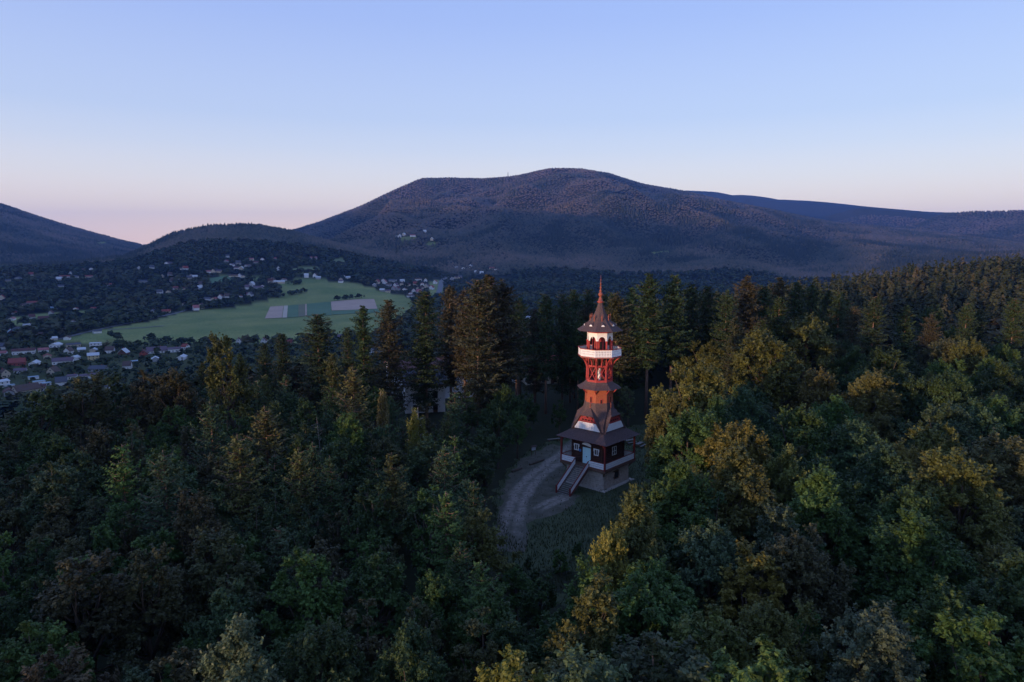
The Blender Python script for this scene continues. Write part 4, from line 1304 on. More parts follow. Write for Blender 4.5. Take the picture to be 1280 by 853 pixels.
for i in order:
    t = TREES[i]
    if not t['label'] and t['seen'] < (3 if t['kind'] in ('spruce', 'larch') else 4): continue
    nm = NAME[t['kind']]
    kept.append(t); n_of[nm] = n_of.get(nm, 0) + 1
rest = []
LIMIT = 295
for nm in n_of:
    if n_of[nm] > LIMIT:
        mine = sorted([t for t in kept if NAME[t['kind']] == nm and not t['label']], key=lambda t: t['seen'])
        drop = mine[:n_of[nm] - LIMIT]
        rest += drop
        kept = [t for t in kept if not any(t is d for d in drop)]
print('TREES', n_of, 'kept', len(kept), 'rest', len(rest))

# labels for the trees that have none of their own: colour, kind, and where in the wood they stand
WORD = {'olive': 'olive green', 'green': 'fresh green', 'dark': 'dark green', 'yellow': 'yellow green', 'brown': 'brownish', 'grey': 'greyish green', 'blue': 'bluish green', 'russet': 'reddish brown', 'pale': 'pale yellow'}
KW = {'big': 'spreading broadleaf tree', 'mid': 'round broadleaf tree', 'slim': 'slender broadleaf tree', 'larch': 'feathery larch', 'spruce': 'spruce', 'birch': 'birch', 'bush': 'shrub'}


def zone(t):
    px, py = t['px'], t['pt']
    if t['kind'] == 'bush': return 'in the grassy dip before the tower'
    col = 'far left' if px < 200 else 'left' if px < 400 else 'left of the path' if px < 650 else 'below the tower' if px < 860 and py > 560 else 'behind the tower' if px < 860 else 'right' if px < 1080 else 'far right'
    row = 'along the bottom edge' if py > 740 else 'low in the wood' if py > 640 else 'midway up the wood' if py > 545 else 'high in the wood' if py > 470 else 'near the skyline'
    return f'{row}, {col}'


buckets = {}
for t in kept:
    if not t['label']:
        buckets.setdefault((WORD[t['tint']], KW[t['kind']], zone(t)), []).append(t)
ORD = ['leftmost', 'second from left', 'third from left', 'fourth from left', 'fifth from left', 'sixth from left', 'seventh from left', 'eighth from left', 'ninth from left', 'tenth from left', 'eleventh from left', 'twelfth from left']+ [f'{w} from left' for w in ('thirteenth', 'fourteenth', 'fifteenth', 'sixteenth', 'seventeenth', 'eighteenth')]
for (c, k, zn), ts in buckets.items():
    ts.sort(key=lambda t: t['px'])
    for j, t in enumerate(ts):
        t['label'] = f'{c} {k} {zn}' if len(ts) == 1 else f'{c} {k} {zn}, {ORD[min(j, 17)]}'
GROUPS = {'broadleaf_tree': 'broadleaf trees of the wood round the tower', 'larch_tree': 'larches in the young wood', 'spruce_tree': 'tall spruces behind the clearing', 'birch_tree': 'weeping birches', 'shrub': 'shrubs in the dip before the tower'}
trng = np.random.default_rng(9)
for t in kept:
    ks = KIND[t['kind']]
    v = t['var'] if t['var'] is not None else int(trng.integers(len(ks)))
    trunk, crown, H, R = ks[v]
    s = t['H'] / H
    o = link(NAME[t['kind']], None, loc=(t['x'], t['y'], t['z']), rotz=float(trng.uniform(0, math.tau)))
    sw_ = s * t['wide']
    if t['kind'] in ('mid', 'big', 'slim'): sw_ *= float(trng.uniform(.92, 1.12))
    o.scale = (sw_, sw_, s)
    tag(o, t['label'], CAT[t['kind']], GROUPS[NAME[t['kind']]])
    link('trunk', trunk, o)
    c = link('crown', crown, o)
    k = float(trng.uniform(.82, 1.18)) * (.66 if t['kind'] == 'spruce' else .85 if t['kind'] == 'larch' else 1); hue = trng.normal(0, .04, 3)
    c.color = (*[float(max(.01, q * k * (1 + e))) for q, e in zip(TINT[t['tint']], hue)], 1)

# a dead bare trunk in the left wood
x, y = at = (ray(398, 520)[0] / ray(398, 520)[1] * 92, 92)
zt = CAMZ + ray(398, 520)[2] / ray(398, 520)[1] * 92
b = MB(); g0 = h1(x, y)
b.tube([(0, 0, -1), (.2, 0, (zt - g0) * .5), (-.3, .1, zt - g0)], [.12, .08, .02], 7)
dt = tag(link('dead_tree', None, loc=(x, y, g0)), 'thin bare dead tree sticking out of the left wood', 'tree')
b.build('trunk', M['dead_bark'], dt)
b = MB(); r5 = random.Random(5)
for k in range(14):
    f = r5.uniform(.55, .95); a = r5.uniform(0, 6.28); l = r5.uniform(.5, 1.5)
    b.bar((0, 0, f * (zt - g0)), (math.cos(a) * l, math.sin(a) * l, f * (zt - g0) + r5.uniform(-.3, .5)), .03)
b.build('branches', M['dead_bark'], dt)

# ------------------------------------------------------------------ woods beyond, each one mass
def card_tree(seed, n, conif, tri=False):
    """a coarse tree of leaf cards, one unit tall: vertices, faces, lightness"""
    rng = np.random.default_rng(seed)
    if conif:
        f = rng.random(n) ** 0.8
        a = rng.uniform(0, math.tau, n)
        r = 0.155 * (1 - f) ** .75 + .012
        rr = r * rng.uniform(.25, .85, n)
        P = np.stack([np.cos(a) * rr, np.sin(a) * rr, 0.12 + .86 * f], 1)
        N = unit(np.stack([np.cos(a) * .7, np.sin(a) * .7, rng.uniform(.3, 1.0, n)], 1) + rng.normal(0, .25, (n, 3)))
        V, F = leaf_quads(P, N, .115 * (1.25 - f) * math.sqrt(60 / n), rng, 1.5)
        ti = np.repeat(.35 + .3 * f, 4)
    else:
        d = unit(rng.normal(size=(n, 3))); d[:, 2] = np.where(d[:, 2] < -.4, -d[:, 2], d[:, 2])
        lob = unit(rng.normal(size=(5, 3)))
        k = .8 + .28 * np.maximum(d @ lob.T, 0).max(1) ** 4
        P = np.stack([d[:, 0] * .27 * k, d[:, 1] * .27 * k, .56 + d[:, 2] * .38 * k], 1) * 1.0
        N = unit(d + rng.normal(0, .45, (n, 3)) + np.array([0, 0, .3]))
        V, F = leaf_quads(P, N, .20 * math.sqrt(60 / n), rng, 1.35)
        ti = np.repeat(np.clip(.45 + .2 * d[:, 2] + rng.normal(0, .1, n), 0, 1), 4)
    return V, F, ti


def cone_tree(seed, conif):
    """a very coarse tree for slopes kilometres away"""
    rng = np.random.default_rng(seed)
    n = 5
    a = np.arange(n) * math.tau / n + rng.random()
    if conif:
        V = [(0.17 * math.cos(t) * rng.uniform(.8, 1.2), 0.17 * math.sin(t) * rng.uniform(.8, 1.2), rng.uniform(.0, .12)) for t in a] + [(0, 0, 1)]
        F = [(i, (i + 1) % n, n) for i in range(n)]
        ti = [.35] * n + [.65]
    else:
        V = [(0.36 * math.cos(t) * rng.uniform(.8, 1.15), 0.36 * math.sin(t) * rng.uniform(.8, 1.15), rng.uniform(.3, .5)) for t in a] + [(rng.normal(0, .06), rng.normal(0, .06), rng.uniform(.85, 1))]
        F = [(i, (i + 1) % n, n) for i in range(n)]
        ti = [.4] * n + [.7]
    return np.array(V, float), np.array(F), np.array(ti)


def scatter(name, protos, x, y, z, H, W, tint, m, kind='stuff', label=None, which=None, smooth=False):
    n = len(x)
    rng = np.random.default_rng(len(name) * 31 + n)
    which = rng.integers(0, len(protos), n) if which is None else which
    rot = rng.uniform(0, math.tau, n)
    Vs, Fs, Ts, off = [], [], [], 0
    for i, (V, F, ti) in enumerate(protos):
        s = np.where(which == i)[0]
        if not len(s): continue
        c, q = np.cos(rot[s])[:, None], np.sin(rot[s])[:, None]
        X = (V[None, :, 0] * c - V[None, :, 1] * q) * (H[s] * W[s])[:, None] + x[s][:, None]
        Y = (V[None, :, 0] * q + V[None, :, 1] * c) * (H[s] * W[s])[:, None] + y[s][:, None]
        Z = V[None, :, 2] * H[s][:, None] + z[s][:, None]
        Vs.append(np.stack([X, Y, Z], 2).reshape(-1, 3))
        Fs.append((F[None] + (np.arange(len(s)) * len(V))[:, None, None]).reshape(-1, F.shape[1]) + off)
        Ts.append(np.clip(tint[s][:, None] + (ti[None, :] - .45) * .6, 0, 1).ravel())
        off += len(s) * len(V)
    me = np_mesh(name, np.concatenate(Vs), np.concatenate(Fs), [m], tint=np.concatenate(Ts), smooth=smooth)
    print('STUFF', name, n, 'faces', len(me.polygons))
    return tag(link(name, me), label, kind=kind)


def jgrid(x0, x1, y0, y1, s, rng):
    gx, gy = np.meshgrid(np.arange(x0, x1, s), np.arange(y0, y1, s))
    x = gx.ravel() + rng.uniform(-.42, .42, gx.size) * s; y = gy.ravel() + rng.uniform(-.42, .42, gx.size) * s
    return x, y


def shows(x, y, z, H, margin=60):
    """inside the frame and not behind a rise of the ground"""
    px, py = proj(x, y, z + H)
    ok = (px > -margin) & (px < 1280 + margin) & (py < 950) & (y > 5)
    top = z + H
    hid = np.zeros(len(x), bool)
    for f in (.25, .4, .5, .6, .7, .78, .85, .91, .955, .98):
        zz = CAMZ + (top - CAMZ) * f
        hid |= height(x * f, y * f) > zz + 1.0
    return ok & ~hid


wr = np.random.default_rng(77)
mids = [card_tree(200 + i, 52, i >= 4) for i in range(8)]
fines = [card_tree(200 + i, 135, i >= 4) for i in range(8)]
lows = [card_tree(230 + i, 12, i >= 4) for i in range(7)]
cones = [cone_tree(260 + i, i >= 3) for i in range(7)]

# the wood that goes on behind the single trees, 170 to 800 m away
x, y = jgrid(-640, 760, 120, 800, 6.6, wr)
r = np.hypot(x, y)
z = height(x, y)
v_ = valley(x, y)
keep = (y > np.where(x < -16, 150, 176)) & (r < 820) & (z > v_ + 14) & ~open_ground(x, y, z)
x, y, z = x[keep], y[keep], z[keep]
con = vnoise(x / 70 + 9, y / 70 + 3) + .30 * (np.hypot(x, y) > 270) * (x > 60) - .12 + wr.normal(0, .16, len(x)) > .62
H = np.where(con, wr.uniform(17, 25, len(x)), wr.uniform(11, 17, len(x)))
lowr = (r[keep] < 420) & (x < 30)
H = np.where(lowr, np.minimum(H, wr.uniform(9, 14, len(x))), H)
k = shows(x, y, z, H)
x, y, z, H, con = x[k], y[k], z[k], H[k], con[k]
tint = np.clip(.30 + .55 * (vnoise(x / 60, y / 60 + 50) - .4) - .08 * con + wr.normal(0, .13, len(x)), 0.02, .98)
hill_wood = (x, y, z, H, con, tint)
# unseen wood on the rise behind the camera, added for ragged sun shadows
b_ = wr.uniform(-650, 1250, 1500); a_ = wr.normal(355, 26, 1500)
x, y = SDX * a_ - .678 * b_, SDY * a_ + .735 * b_
H = wr.uniform(12, 19, len(x))
scatter('ridge_wood', lows, x, y, height(x, y), H, np.full(len(x), 1.2), wr.uniform(.1, .6, len(x)), M['far_leaf'], label='unseen wood on the rise behind the viewpoint, added to shade the low sun')
# the near wood goes on outside the frame on both sides
ox, oy = jgrid(-230, 230, 4, 172, 6.0, wr)
oz = height(ox, oy)
opx, _ = proj(ox, oy, oz + 8)
side = np.maximum(-opx, opx - 1280) * np.maximum(oy, 8) / FPX
k = (side > 4) & (side < 40)
ox, oy, oz = ox[k], oy[k], oz[k]
outer = fines[:4] + [card_tree(280 + i, 450, False) for i in range(3)]
scatter('outer_wood', outer, ox, oy, oz, wr.uniform(9.5, 13.5, len(ox)), np.full(len(ox), 1.1), np.clip(.34 + wr.normal(0, .13, len(ox)), .02, .9), M['far_leaf'], label='mixed wood going on beyond the sides of the view', which=np.where(oy < 75, wr.integers(4, 7, len(ox)), wr.integers(0, 4, len(ox))))
# trees of the valley
x, y = jgrid(-1900, 1400, 430, 2450, 10.5, wr)
r = np.hypot(x, y); z = height(x, y)
px, py = proj(x, y, z)
TOWN = [(-20, 425), (60, 432), (130, 424), (240, 428), (330, 436), (420, 436), (520, 440), (560, 470), (560, 520), (-20, 520)]
HAMLET = [(462, 350), (470, 343), (560, 340), (640, 336), (640, 352), (570, 362), (535, 372), (500, 372), (470, 366)]
VILL = [(240, 345), (300, 330), (430, 330), (430, 352), (300, 385), (250, 388)]
town = in_poly(px, py, TOWN); haml = in_poly(px, py, HAMLET); vill = in_poly(px, py, VILL)
dens = np.where(town, .9, np.where(haml, .42, np.where(vill, .6, np.where(vnoise(x / 130, y / 130) > .30, .95, .45))))
keep = (r < 2400) & (r > 470) & ((r > 820) | (z <= valley(x, y) + 14.5)) & ~open_ground(x, y, z) & (wr.random(len(x)) < dens)
x, y, z, town, haml = x[keep], y[keep], z[keep], town[keep], haml[keep]
H = np.where(town | haml, wr.uniform(4.5, 11, len(x)), wr.uniform(10, 18, len(x)))
k = shows(x, y, z, H)
x, y, z, H = x[k], y[k], z[k], H[k]
# copses and hedges in the meadow
cx, cy = [], []
for (q0, q1, n, sd) in [((338, 371), (352, 372), 26, 7), ((360, 370), (381, 366), 30, 7), ((420, 376.5), (455, 373), 30, 5), ((228, 388), (275, 384), 70, 14), ((275, 382), (300, 378), 24, 8), ((168, 405), (182, 402), 4, 4), ((160, 400), (200, 396), 6, 8),
                        ((300, 372), (335, 366), 16, 10), ((100, 410), (215, 384), 60, 24), ((440, 352), (470, 356), 36, 16), ((365, 357), (375, 355), 16, 8), ((140, 424), (235, 431), 26, 10), ((240, 430), (330, 432), 40, 14), ((330, 431), (480, 424), 90, 16), ((470, 420), (515, 398), 40, 16)]:
    A, B_ = np.array(ground_at(*q0)[:2]), np.array(ground_at(*q1)[:2])
    t = wr.random(n)[:, None]
    Q = A + (B_ - A) * t + wr.normal(0, sd * .6, (n, 2))
    cx.append(Q[:, 0]); cy.append(Q[:, 1])
cx, cy = np.concatenate(cx), np.concatenate(cy)
cH = wr.uniform(5, 11, len(cx))
x = np.concatenate([x, cx]); y = np.concatenate([y, cy]); z = np.concatenate([z, height(cx, cy)]); H = np.concatenate([H, cH])
valley_trees = (x, y, z, H)
# wooded slopes of the mountains
X, Y, HH_ = [], [], []
r0 = 2380.0
while r0 < 7300:
    s = max(10.5, .0033 * r0)
    n = int(2 * .68 * r0 / s)
    a = np.linspace(-.68, .68, n) + wr.uniform(-.42, .42, n) * s / r0
    rr = r0 + wr.uniform(-.45, .45, n) * s
    X.append(rr * np.sin(a)); Y.append(rr * np.cos(a)); HH_.append(np.full(n, s))
    r0 += s * (1.0 if r0 < 6200 else 1.35)
x, y, sp = np.concatenate(X), np.concatenate(Y), np.concatenate(HH_)
z = height(x, y)
k = ~open_ground(x, y, z)
x, y, z, sp = x[k], y[k], z[k], sp[k]
con = vnoise(x / 330 + 7, y / 330) * .6 + vnoise(x / 90, y / 90 + 20) * .5 + wr.normal(0, .08, len(x)) > .63
H = np.where(con, wr.uniform(15, 23, len(x)), wr.uniform(11, 17, len(x))) * np.maximum(1, sp / 22)
k = shows(x, y, z, H)
x, y, z, sp, con, H = x[k], y[k], z[k], sp[k], con[k], H[k]
tint = np.clip(.34 + 1.15 * (fbm(x / 260 + 31, y / 260, 3) - .45) - .30 * con + .28 * sstep(-40, 330, z) + wr.normal(0, .10, len(x)), 0.02, .98)
scatter('mountain_forest', cones, x, y, z - .30 * H, H, np.where(con, 2.1, 1.45) * np.clip(sp / H * 1.45, .9, 1.9), tint, M['mount_leaf'], label='forest covering the distant mountain slopes',
        which=np.where(con, wr.integers(3, 7, len(x)), wr.integers(0, 3, len(x))), smooth=True)

# ------------------------------------------------------------------ houses
HOUSES = []                                   # footprints, so that the valley trees keep off
WIN = MB().box(-.55, .55, -.04, .04, 0, 1.3).build('window', M['glass'], mesh_only=True)
FRM = None


def house(px, py, w, d, h, pitch, rot, wall, roof, label=None, group=None, detail=1, cat='house', flat=False):
    x, y, z = ground_at(px, py)
    z -= .2
    face = math.atan2(x, y)                    # turned towards the viewer, then by rot degrees
    o = tag(link(cat.replace(' ', '_'), None, loc=(x, y, z), rotz=-face + math.radians(rot)), label, cat, group)
    HOUSES.append((x, y, max(w, d) * .62 + 2.5))
    rz = 0 if flat else math.tan(math.radians(pitch)) * d / 2
    b = MB()
    if flat: b.box(-w / 2, w / 2, -d / 2, d / 2, -1, h)
    else: b.hexa([(-w / 2, -d / 2, -1), (-w / 2, d / 2, -1), (-w / 2, d / 2, h), (-w / 2, 0, h + rz), (-w / 2, -d / 2, h)], [(w / 2, -d / 2, -1), (w / 2, d / 2, -1), (w / 2, d / 2, h), (w / 2, 0, h + rz), (w / 2, -d / 2, h)])
    b.build('wall', M['wall_' + wall], o)
    b = MB(); ov = .7; th = .25
    if flat: b.box(-w / 2 - .3, w / 2 + .3, -d / 2 - .3, d / 2 + .3, h + .003, h + .35)
    else:
        sl = rz / (d / 2)
        for s in (-1, 1):
            e_, ez = s * (d / 2 + ov), h - ov * sl
            P = [(-w / 2 - ov * .7, e_, ez + .03), (w / 2 + ov * .7, e_, ez + .03), (w / 2 + ov * .7, s * .003, h + rz + .03), (-w / 2 - ov * .7, s * .003, h + rz + .03)]
            b.hexa(P, [(a, c, q + th) for a, c, q in P])
    ro = b.build('roof', M['roof_' + roof], o)
    if detail:
        if not flat:
            MB().box(w * .2 - .35, w * .2 + .35, d * .12 - .35, d * .12 + .35, h + rz * .55, h + rz + 1.1).build('chimney', M['wall_brick'], ro)
        fl = max(1, int(h / 2.7))
        n = max(2, int(w / 3.2))
        for f in range(fl):
            for i in range(n):
                q = -w / 2 + w * (i + .5) / n
                link('window', WIN, o, (q, -d / 2 - .03, .9 + f * 2.7))
        n = max(1, int(d / 3.6))
        for s in (-1, 1):
            for f in range(fl):
                for i in range(n):
                    q = -d / 2 + d * (i + .5) / n
                    link('window', WIN, o, (s * (w / 2 + .03), q, .9 + f * 2.7), math.pi / 2)
            if not flat and rz > 2.2: link('window', WIN, o, (s * (w / 2 + .03), 0, h + .3), math.pi / 2)
        MB().box(w * .5 / n - .5, w * .5 / n + .5, -d / 2 - .07, -d / 2 - .003, 0.1, 2.2).build('door', M['brown'], o)
    return o


VG = 'houses in the village at the foot of the hill'
for a in [
    (30, 443, 26, 11, 5.2, 24, -6, 'white', 'maroon', 'long white house under a wide maroon roof at the left edge of the village'), (22, 457, 17, 11, 4.5, 38, -10, 'brick', 'red', 'red roofed house below the long white one at the left edge'),
    (26, 466, 12, 8, 3.2, 25, 15, 'white', 'purple', 'low white annex under the red roofed house'), (6, 472, 9, 9, 5, 45, 95, 'cream', 'brown', 'cream gabled house at the left frame edge, above the white block'),
    (3, 484, 10, 9, 6, 20, 12, 'white', 'white', 'white block house cut by the left frame edge'), (79, 455, 22, 10, 4.5, 34, -8, 'white', 'purple', 'white house with a wide dark purple roof in the village middle'),
    (67, 468, 11, 9, 4, 46, 68, 'cream', 'brown', 'cream gabled house with a dark steep roof'), (33, 492, 22, 12, 4.5, 38, 25, 'cream', 'brown', 'big brown roofed house with cream gables, lowest in the village'), (48, 489, 13, 9, 3.5, 34, -15, 'white', 'maroon', 'brown roofed house with white walls beside the lowest big roof'),
    (91, 474, 9, 7, 4, 20, 8, 'white', 'purple', 'white cube-like house at the end of the low white row'), (111, 473, 17, 8, 3.6, 18, 8, 'white', 'purple', 'long low white house before the dark brown tree'), (123, 464, 18, 11, 3.4, 30, -25, 'grey', 'slate', 'house with a blue grey slate roof above the low white row'),
    (70, 434, 15, 11, 3.8, 24, 80, 'white', 'white', 'white house with a shallow pale gable facing the hill'), (92, 434, 18, 8, 4, 20, 8, 'cream', 'slate', 'cream bungalow between the pale gable and the modern white house'), (120, 434, 14, 9, 6, 10, 14, 'white', 'white', 'modern white house with a framed terrace on the meadow edge'),
    (117, 450, 13, 9, 6.5, 32, 20, 'yellow', 'white', 'white roofed house with a yellow wall beneath the modern white one'), (155, 445, 13, 10, 5, 44, 64, 'timber', 'white', 'brown timber chalet with a pale steep roof and white balcony'), (196, 441, 25, 12, 3.6, 38, 4, 'white', 'purple', 'wide house under a large dark purple roof at the meadow edge'),
    (180, 446, 10, 9, 5, 40, 110, 'brick', 'maroon', 'brick red house left of the large purple roof'), (218, 440, 17, 9, 4.6, 22, 5, 'white', 'purple', 'long white house right of the large purple roof'), (232, 437, 9, 8, 4.5, 40, -20, 'white', 'red', 'small red roofed house behind the long white one'),
    (36, 409, 17, 8, 5, 10, 10, 'white', 'white', 'white flat roofed house with a projecting wing beyond the road'), (57, 400, 24, 11, 3.6, 34, -5, 'cream', 'maroon', 'farmhouse with brown roof and two cream gables beyond the road'), (14, 418, 13, 11, 3.6, 40, 88, 'timber', 'blue', 'dark house with pale gable boards left beyond the road'),
    (20, 413, 10, 8, 3.6, 24, 12, 'teal', 'slate', 'teal shed between the dark gable house and flat roofed one'), (65, 387, 12, 9, 3.2, 30, -10, 'teal', 'blue', 'teal roofed house alone in the upper left meadow'), (123, 404, 7, 6, 3, 30, 20, 'white', 'slate', 'little white hut under the trees by the road'),
    (192, 392, 9, 9, 5, 42, 60, 'white', 'slate', 'white house with a grey gable at the end of the road'), (208, 391, 17, 10, 3.6, 34, -8, 'cream', 'red', 'house with a bright red roof beside the road end'), (205, 383, 9, 7, 4, 40, 20, 'brick', 'red', 'small red house up behind the bright red roof'),
    (137, 486, 12, 8, 3.2, 20, -20, 'white', 'slate', 'white hut half hidden by the brown skyline trees'), (168, 454, 7, 5, 2.6, 15, 10, 'teal', 'blue', 'pale blue garden shed beneath the brown chalet'), (299, 430, 9, 8, 5, 45, 85, 'white', 'brown', 'white gabled house peeking between the spruce tops'), (330, 430, 10, 8, 5, 45, 80, 'white', 'maroon', 'white gable right of the golden tall tree'),
    (360, 431, 14, 9, 4, 36, 10, 'cream', 'red', 'red roofed house behind the broad black spruce'), (425, 424, 14, 9, 4, 36, -6, 'white', 'purple', 'purple roofed house between the spruces'), (470, 443, 14, 10, 6, 30, 15, 'white', 'slate', 'white house glimpsed through the slim spruce pair'), (458, 458, 12, 9, 5, 30, 40, 'white', 'maroon', 'white walls seen low between the slim spruce pair'),
]:
    px, py, w, d, h, pit, rot, wall, roof, lb = a
    house(px, py, w * .86, d * .86, h * .9, pit, rot + (0 if w > 15 else ((px * 37) % 60) - 30), wall, roof, lb, VG)
for px, py, w, d, h, lb in [(42, 474, 8, 5, 2.4, 'pale blue flat shed among the village gardens'), (49, 480, 9, 5, 2.6, 'white flat shed above the lowest brown roofs'), (14, 484, 5, 4, 2.2, 'small pale shed near the left frame edge'), (58, 482, 7, 5, 2.4, 'white car port beside the lowest brown roofs')]:
    house(px, py, w, d, h, 0, 10, 'white', 'blue', lb, 'sheds in the village', 0, 'shed', True)
# the big pale building behind the spruces and the red roofs left of the tower
house(521, 480, 30, 14, 9, 12, -12, 'white', 'white', 'large pale public building behind the lone dark spruce', VG, 1, 'building')
house(545, 496, 24, 12, 9, 14, 14, 'white', 'maroon', 'white terraced building with window bands below the large pale one', VG, 1, 'building')
house(530, 512, 9, 8, 7, 30, 5, 'white', 'slate', 'narrow white house low between the spruce trunks', VG)
for px, py, w, wall, roof, lb in [(668, 456, 15, 'white', 'pink', 'red roofed white house seen through the spruces left of the tower'), (681, 450, 13, 'white', 'pink', 'second red roof right of the white walled one left of the tower'), (653, 466, 10, 'cream', 'pink', 'small red roofed hut in the trees left of the tower'), (664, 475, 11, 'white', 'brown', 'white house low in the trees left of the tower'), (677, 478, 10, 'cream', 'red', 'cream house with a red roof lowest left of the tower')]:
    house(px, py, w, 9, 4.5, 36, 8, wall, roof, lb, VG)
for px, py, w, lb in [(658, 399.5, 17, 'white long building half behind the spruce tops left of the tower'), (668, 400, 14, 'white building beside the long one left of the tower')]:
    house(px, py, w, 9, 4.5, 16, 4, 'white', 'white', lb, VG, 0)

hr = np.random.default_rng(15)
FAR = [
    ('the hamlet right of the fields', [(472, 355), (479, 352), (481, 355), (486, 358), (491, 352.5), (503, 352.5), (502, 357), (478, 364.5), (485, 366), (492, 363), (497, 363), (506, 363.5), (513, 369), (517, 366), (514, 372), (523, 351), (525, 362), (524, 367), (532, 353), (533, 360), (536, 360), (544, 355), (510, 358), (519, 357), (528, 357), (540, 362), (495, 359), (468, 358)]),
    ('the upper hamlet near the mountain foot', [(571, 335.5), (579, 337), (589, 334.5), (595, 341), (615, 337), (619, 338.5), (570, 349), (575, 348.5), (565, 351), (602, 344)]),
    ('the middle of the valley', [(283, 328.5), (290, 333), (298, 331), (310, 334), (314, 326), (320, 330), (328, 326), (345, 325), (348, 338), (392, 324), (285, 322), (302, 338), (296, 337), (274, 341), (267, 342), (261, 342), (292, 347), (300, 347.5), (305, 348), (338, 354), (341, 353), (350, 354.5), (355, 351.5), (323, 361.5), (328, 360), (310, 370), (300, 373), (268, 376), (276, 374), (284, 373), (259, 376), (313, 371), (383, 347), (394, 347), (398, 349), (426, 351), (435, 349), (426, 353.5), (429, 347), (309, 362), (315, 358), (252, 358), (250, 363)]),
    ('the dim left valley', [(190, 337), (174, 338), (211, 331), (228, 338), (232, 338), (213, 346), (221, 351), (216, 354), (239, 347), (237, 350), (243, 348), (219, 362.5), (225, 363), (211, 367), (200, 368), (178, 354), (203, 349), (103, 339.5), (114, 338.5), (112, 348), (23, 350), (74, 352), (81, 348), (95, 348), (130, 357), (138, 358), (76, 360), (10, 353), (88, 343), (40, 346), (3, 375), (3, 366), (32, 384), (41, 381), (230, 383), (245, 388), (252, 386)]),
    ('the mountain clearing', [(531, 292), (540, 301.5), (516, 297), (500, 298), (496, 297), (505, 296)]),
]
vr = np.random.default_rng(8)
near_pts = [proj(hx, hy, h1(hx, hy)) for hx, hy, _ in HOUSES]
more = []
while len(more) < 30:
    q = (vr.uniform(-5, 262), vr.uniform(432, 496)) if vr.random() < .72 else (vr.uniform(0, 130), vr.uniform(384, 428))
    if q[1] > 500 - .22 * q[0] or (q[0] > 140 and q[1] < 438): continue
    if any(abs(q[0] - float(a)) < 14 and abs(q[1] - float(c)) < 6 for a, c in near_pts + more): continue
    more.append(q)
FAR.append(('the village below the wood', more))
n_far = 0
OCC = {'the mountain clearing': 'tiny pale house in the mountain clearing'}
for place, pts in FAR:
    rows = {}
    for px, py in sorted(pts):
        wall = str(hr.choice(['white', 'white', 'white', 'cream', 'grey'])); roof = str(hr.choice(['red', 'maroon', 'brown', 'slate', 'white', 'pink', 'purple'], p=[.17, .2, .15, .15, .17, .08, .08]))
        shape = str(hr.choice(['low', 'steep', 'long'], p=[.45, .35, .2]))
        rows.setdefault((wall, roof, shape), []).append((px, py))
    for (wall, roof, shape), ps in rows.items():
        for j, (px, py) in enumerate(ps):
            gx_, gy_, _ = ground_at(px, py)
            sc_ = 1.0 + .25 * min(1, max(0, math.hypot(gx_, gy_) - 1300) / 1500)
            if place == 'the large hamlet': sc_ *= 1
            if 'below the wood' in place: sc_ = .8
            w = {'low': 11, 'steep': 10, 'long': 18}[shape] * hr.uniform(.9, 1.2) * sc_
            lb = f'{shape} {wall} house, {roof} roof, in {place}' + ('' if len(ps) == 1 else f', {ORD[min(j, 17)]}')
            house(px, py, w, 9 * sc_, (5.2 if shape == 'steep' else 4.2) * sc_, 46 if shape == 'steep' else 28, float(hr.choice([0, 12, -15, 75, 90, 60])), wall, roof, lb, 'houses far out in the valley', 1 if n_far < 30 else 0)
            n_far += 1
# the hillside trees below the village sight lines
x, y, z, H, con, tint = hill_wood
for hx, hy, hr_ in HOUSES:
    rh = math.hypot(hx, hy)
    if rh > 1100: continue
    ux, uy = hx / rh, hy / rh
    al = (x - hx) * ux + (y - hy) * uy; ac = np.abs((x - hx) * uy - (y - hy) * ux)
    zh = h1(hx, hy)
    front = (al < -10) & (ac < hr_ * .8)
    H = np.where(front & (con | (wr.random(len(x)) < .8)), np.minimum(H, zh + 2.0 - al * (CAMZ - zh) / rh - z), H)
k = H > 2.5
x, y, z, H, con, tint = x[k], y[k], z[k], H[k], con[k], tint[k]
wh = np.where(con, wr.integers(4, 8, len(x)), wr.integers(0, 4, len(x)))
wh = np.where(np.hypot(x, y) < 300, wh + 8, wh)
scatter('hillside_wood', mids + fines, x, y, z, H, np.where(con, 1.15, 1.05), tint, M['hill_leaf'], label='dense mixed wood running on behind the clearing and over the right hand hill', which=wh)
# the valley trees stand between the houses
x, y, z, H = valley_trees
ok = np.ones(len(x), bool)
for hx, hy, hr_ in HOUSES:
    ux, uy = hx / math.hypot(hx, hy), hy / math.hypot(hx, hy)
    al = (x - hx) * ux + (y - hy) * uy; ac = np.abs((x - hx) * uy - (y - hy) * ux)
    ok &= ~(np.hypot(x - hx, y - hy) < hr_ + 1.0)
    zh = h1(hx, hy); front = (al < 0) & (al > -260) & (ac < hr_ * .9)
    if front.any():
        free = zh + 1.6 - al * (CAMZ - zh) / math.hypot(hx, hy) - z
        keep_low = wr.random(len(x)) < .93
        H = np.where(front & keep_low, np.minimum(H, free), H)
ok &= H > 2.0
x, y, z, H = x[ok], y[ok], z[ok], H[ok]
con = wr.random(len(x)) < .2
tint = np.clip(.26 + .5 * (vnoise(x / 110 + 3, y / 110) - .4) + wr.normal(0, .13, len(x)), 0.02, .95)
scatter('valley_woods', lows, x, y, z, H, np.full(len(x), 1.3), tint, M['far_leaf'], label='trees and hedges of the valley round village and meadows',
        which=np.where(con, wr.integers(4, 7, len(x)), wr.integers(0, 4, len(x))))

# ------------------------------------------------------------------ small things of the clearing and the summit
def on_hill(px, py):
    x, y, z = ground_at(px, py)
    return (x, y, z)


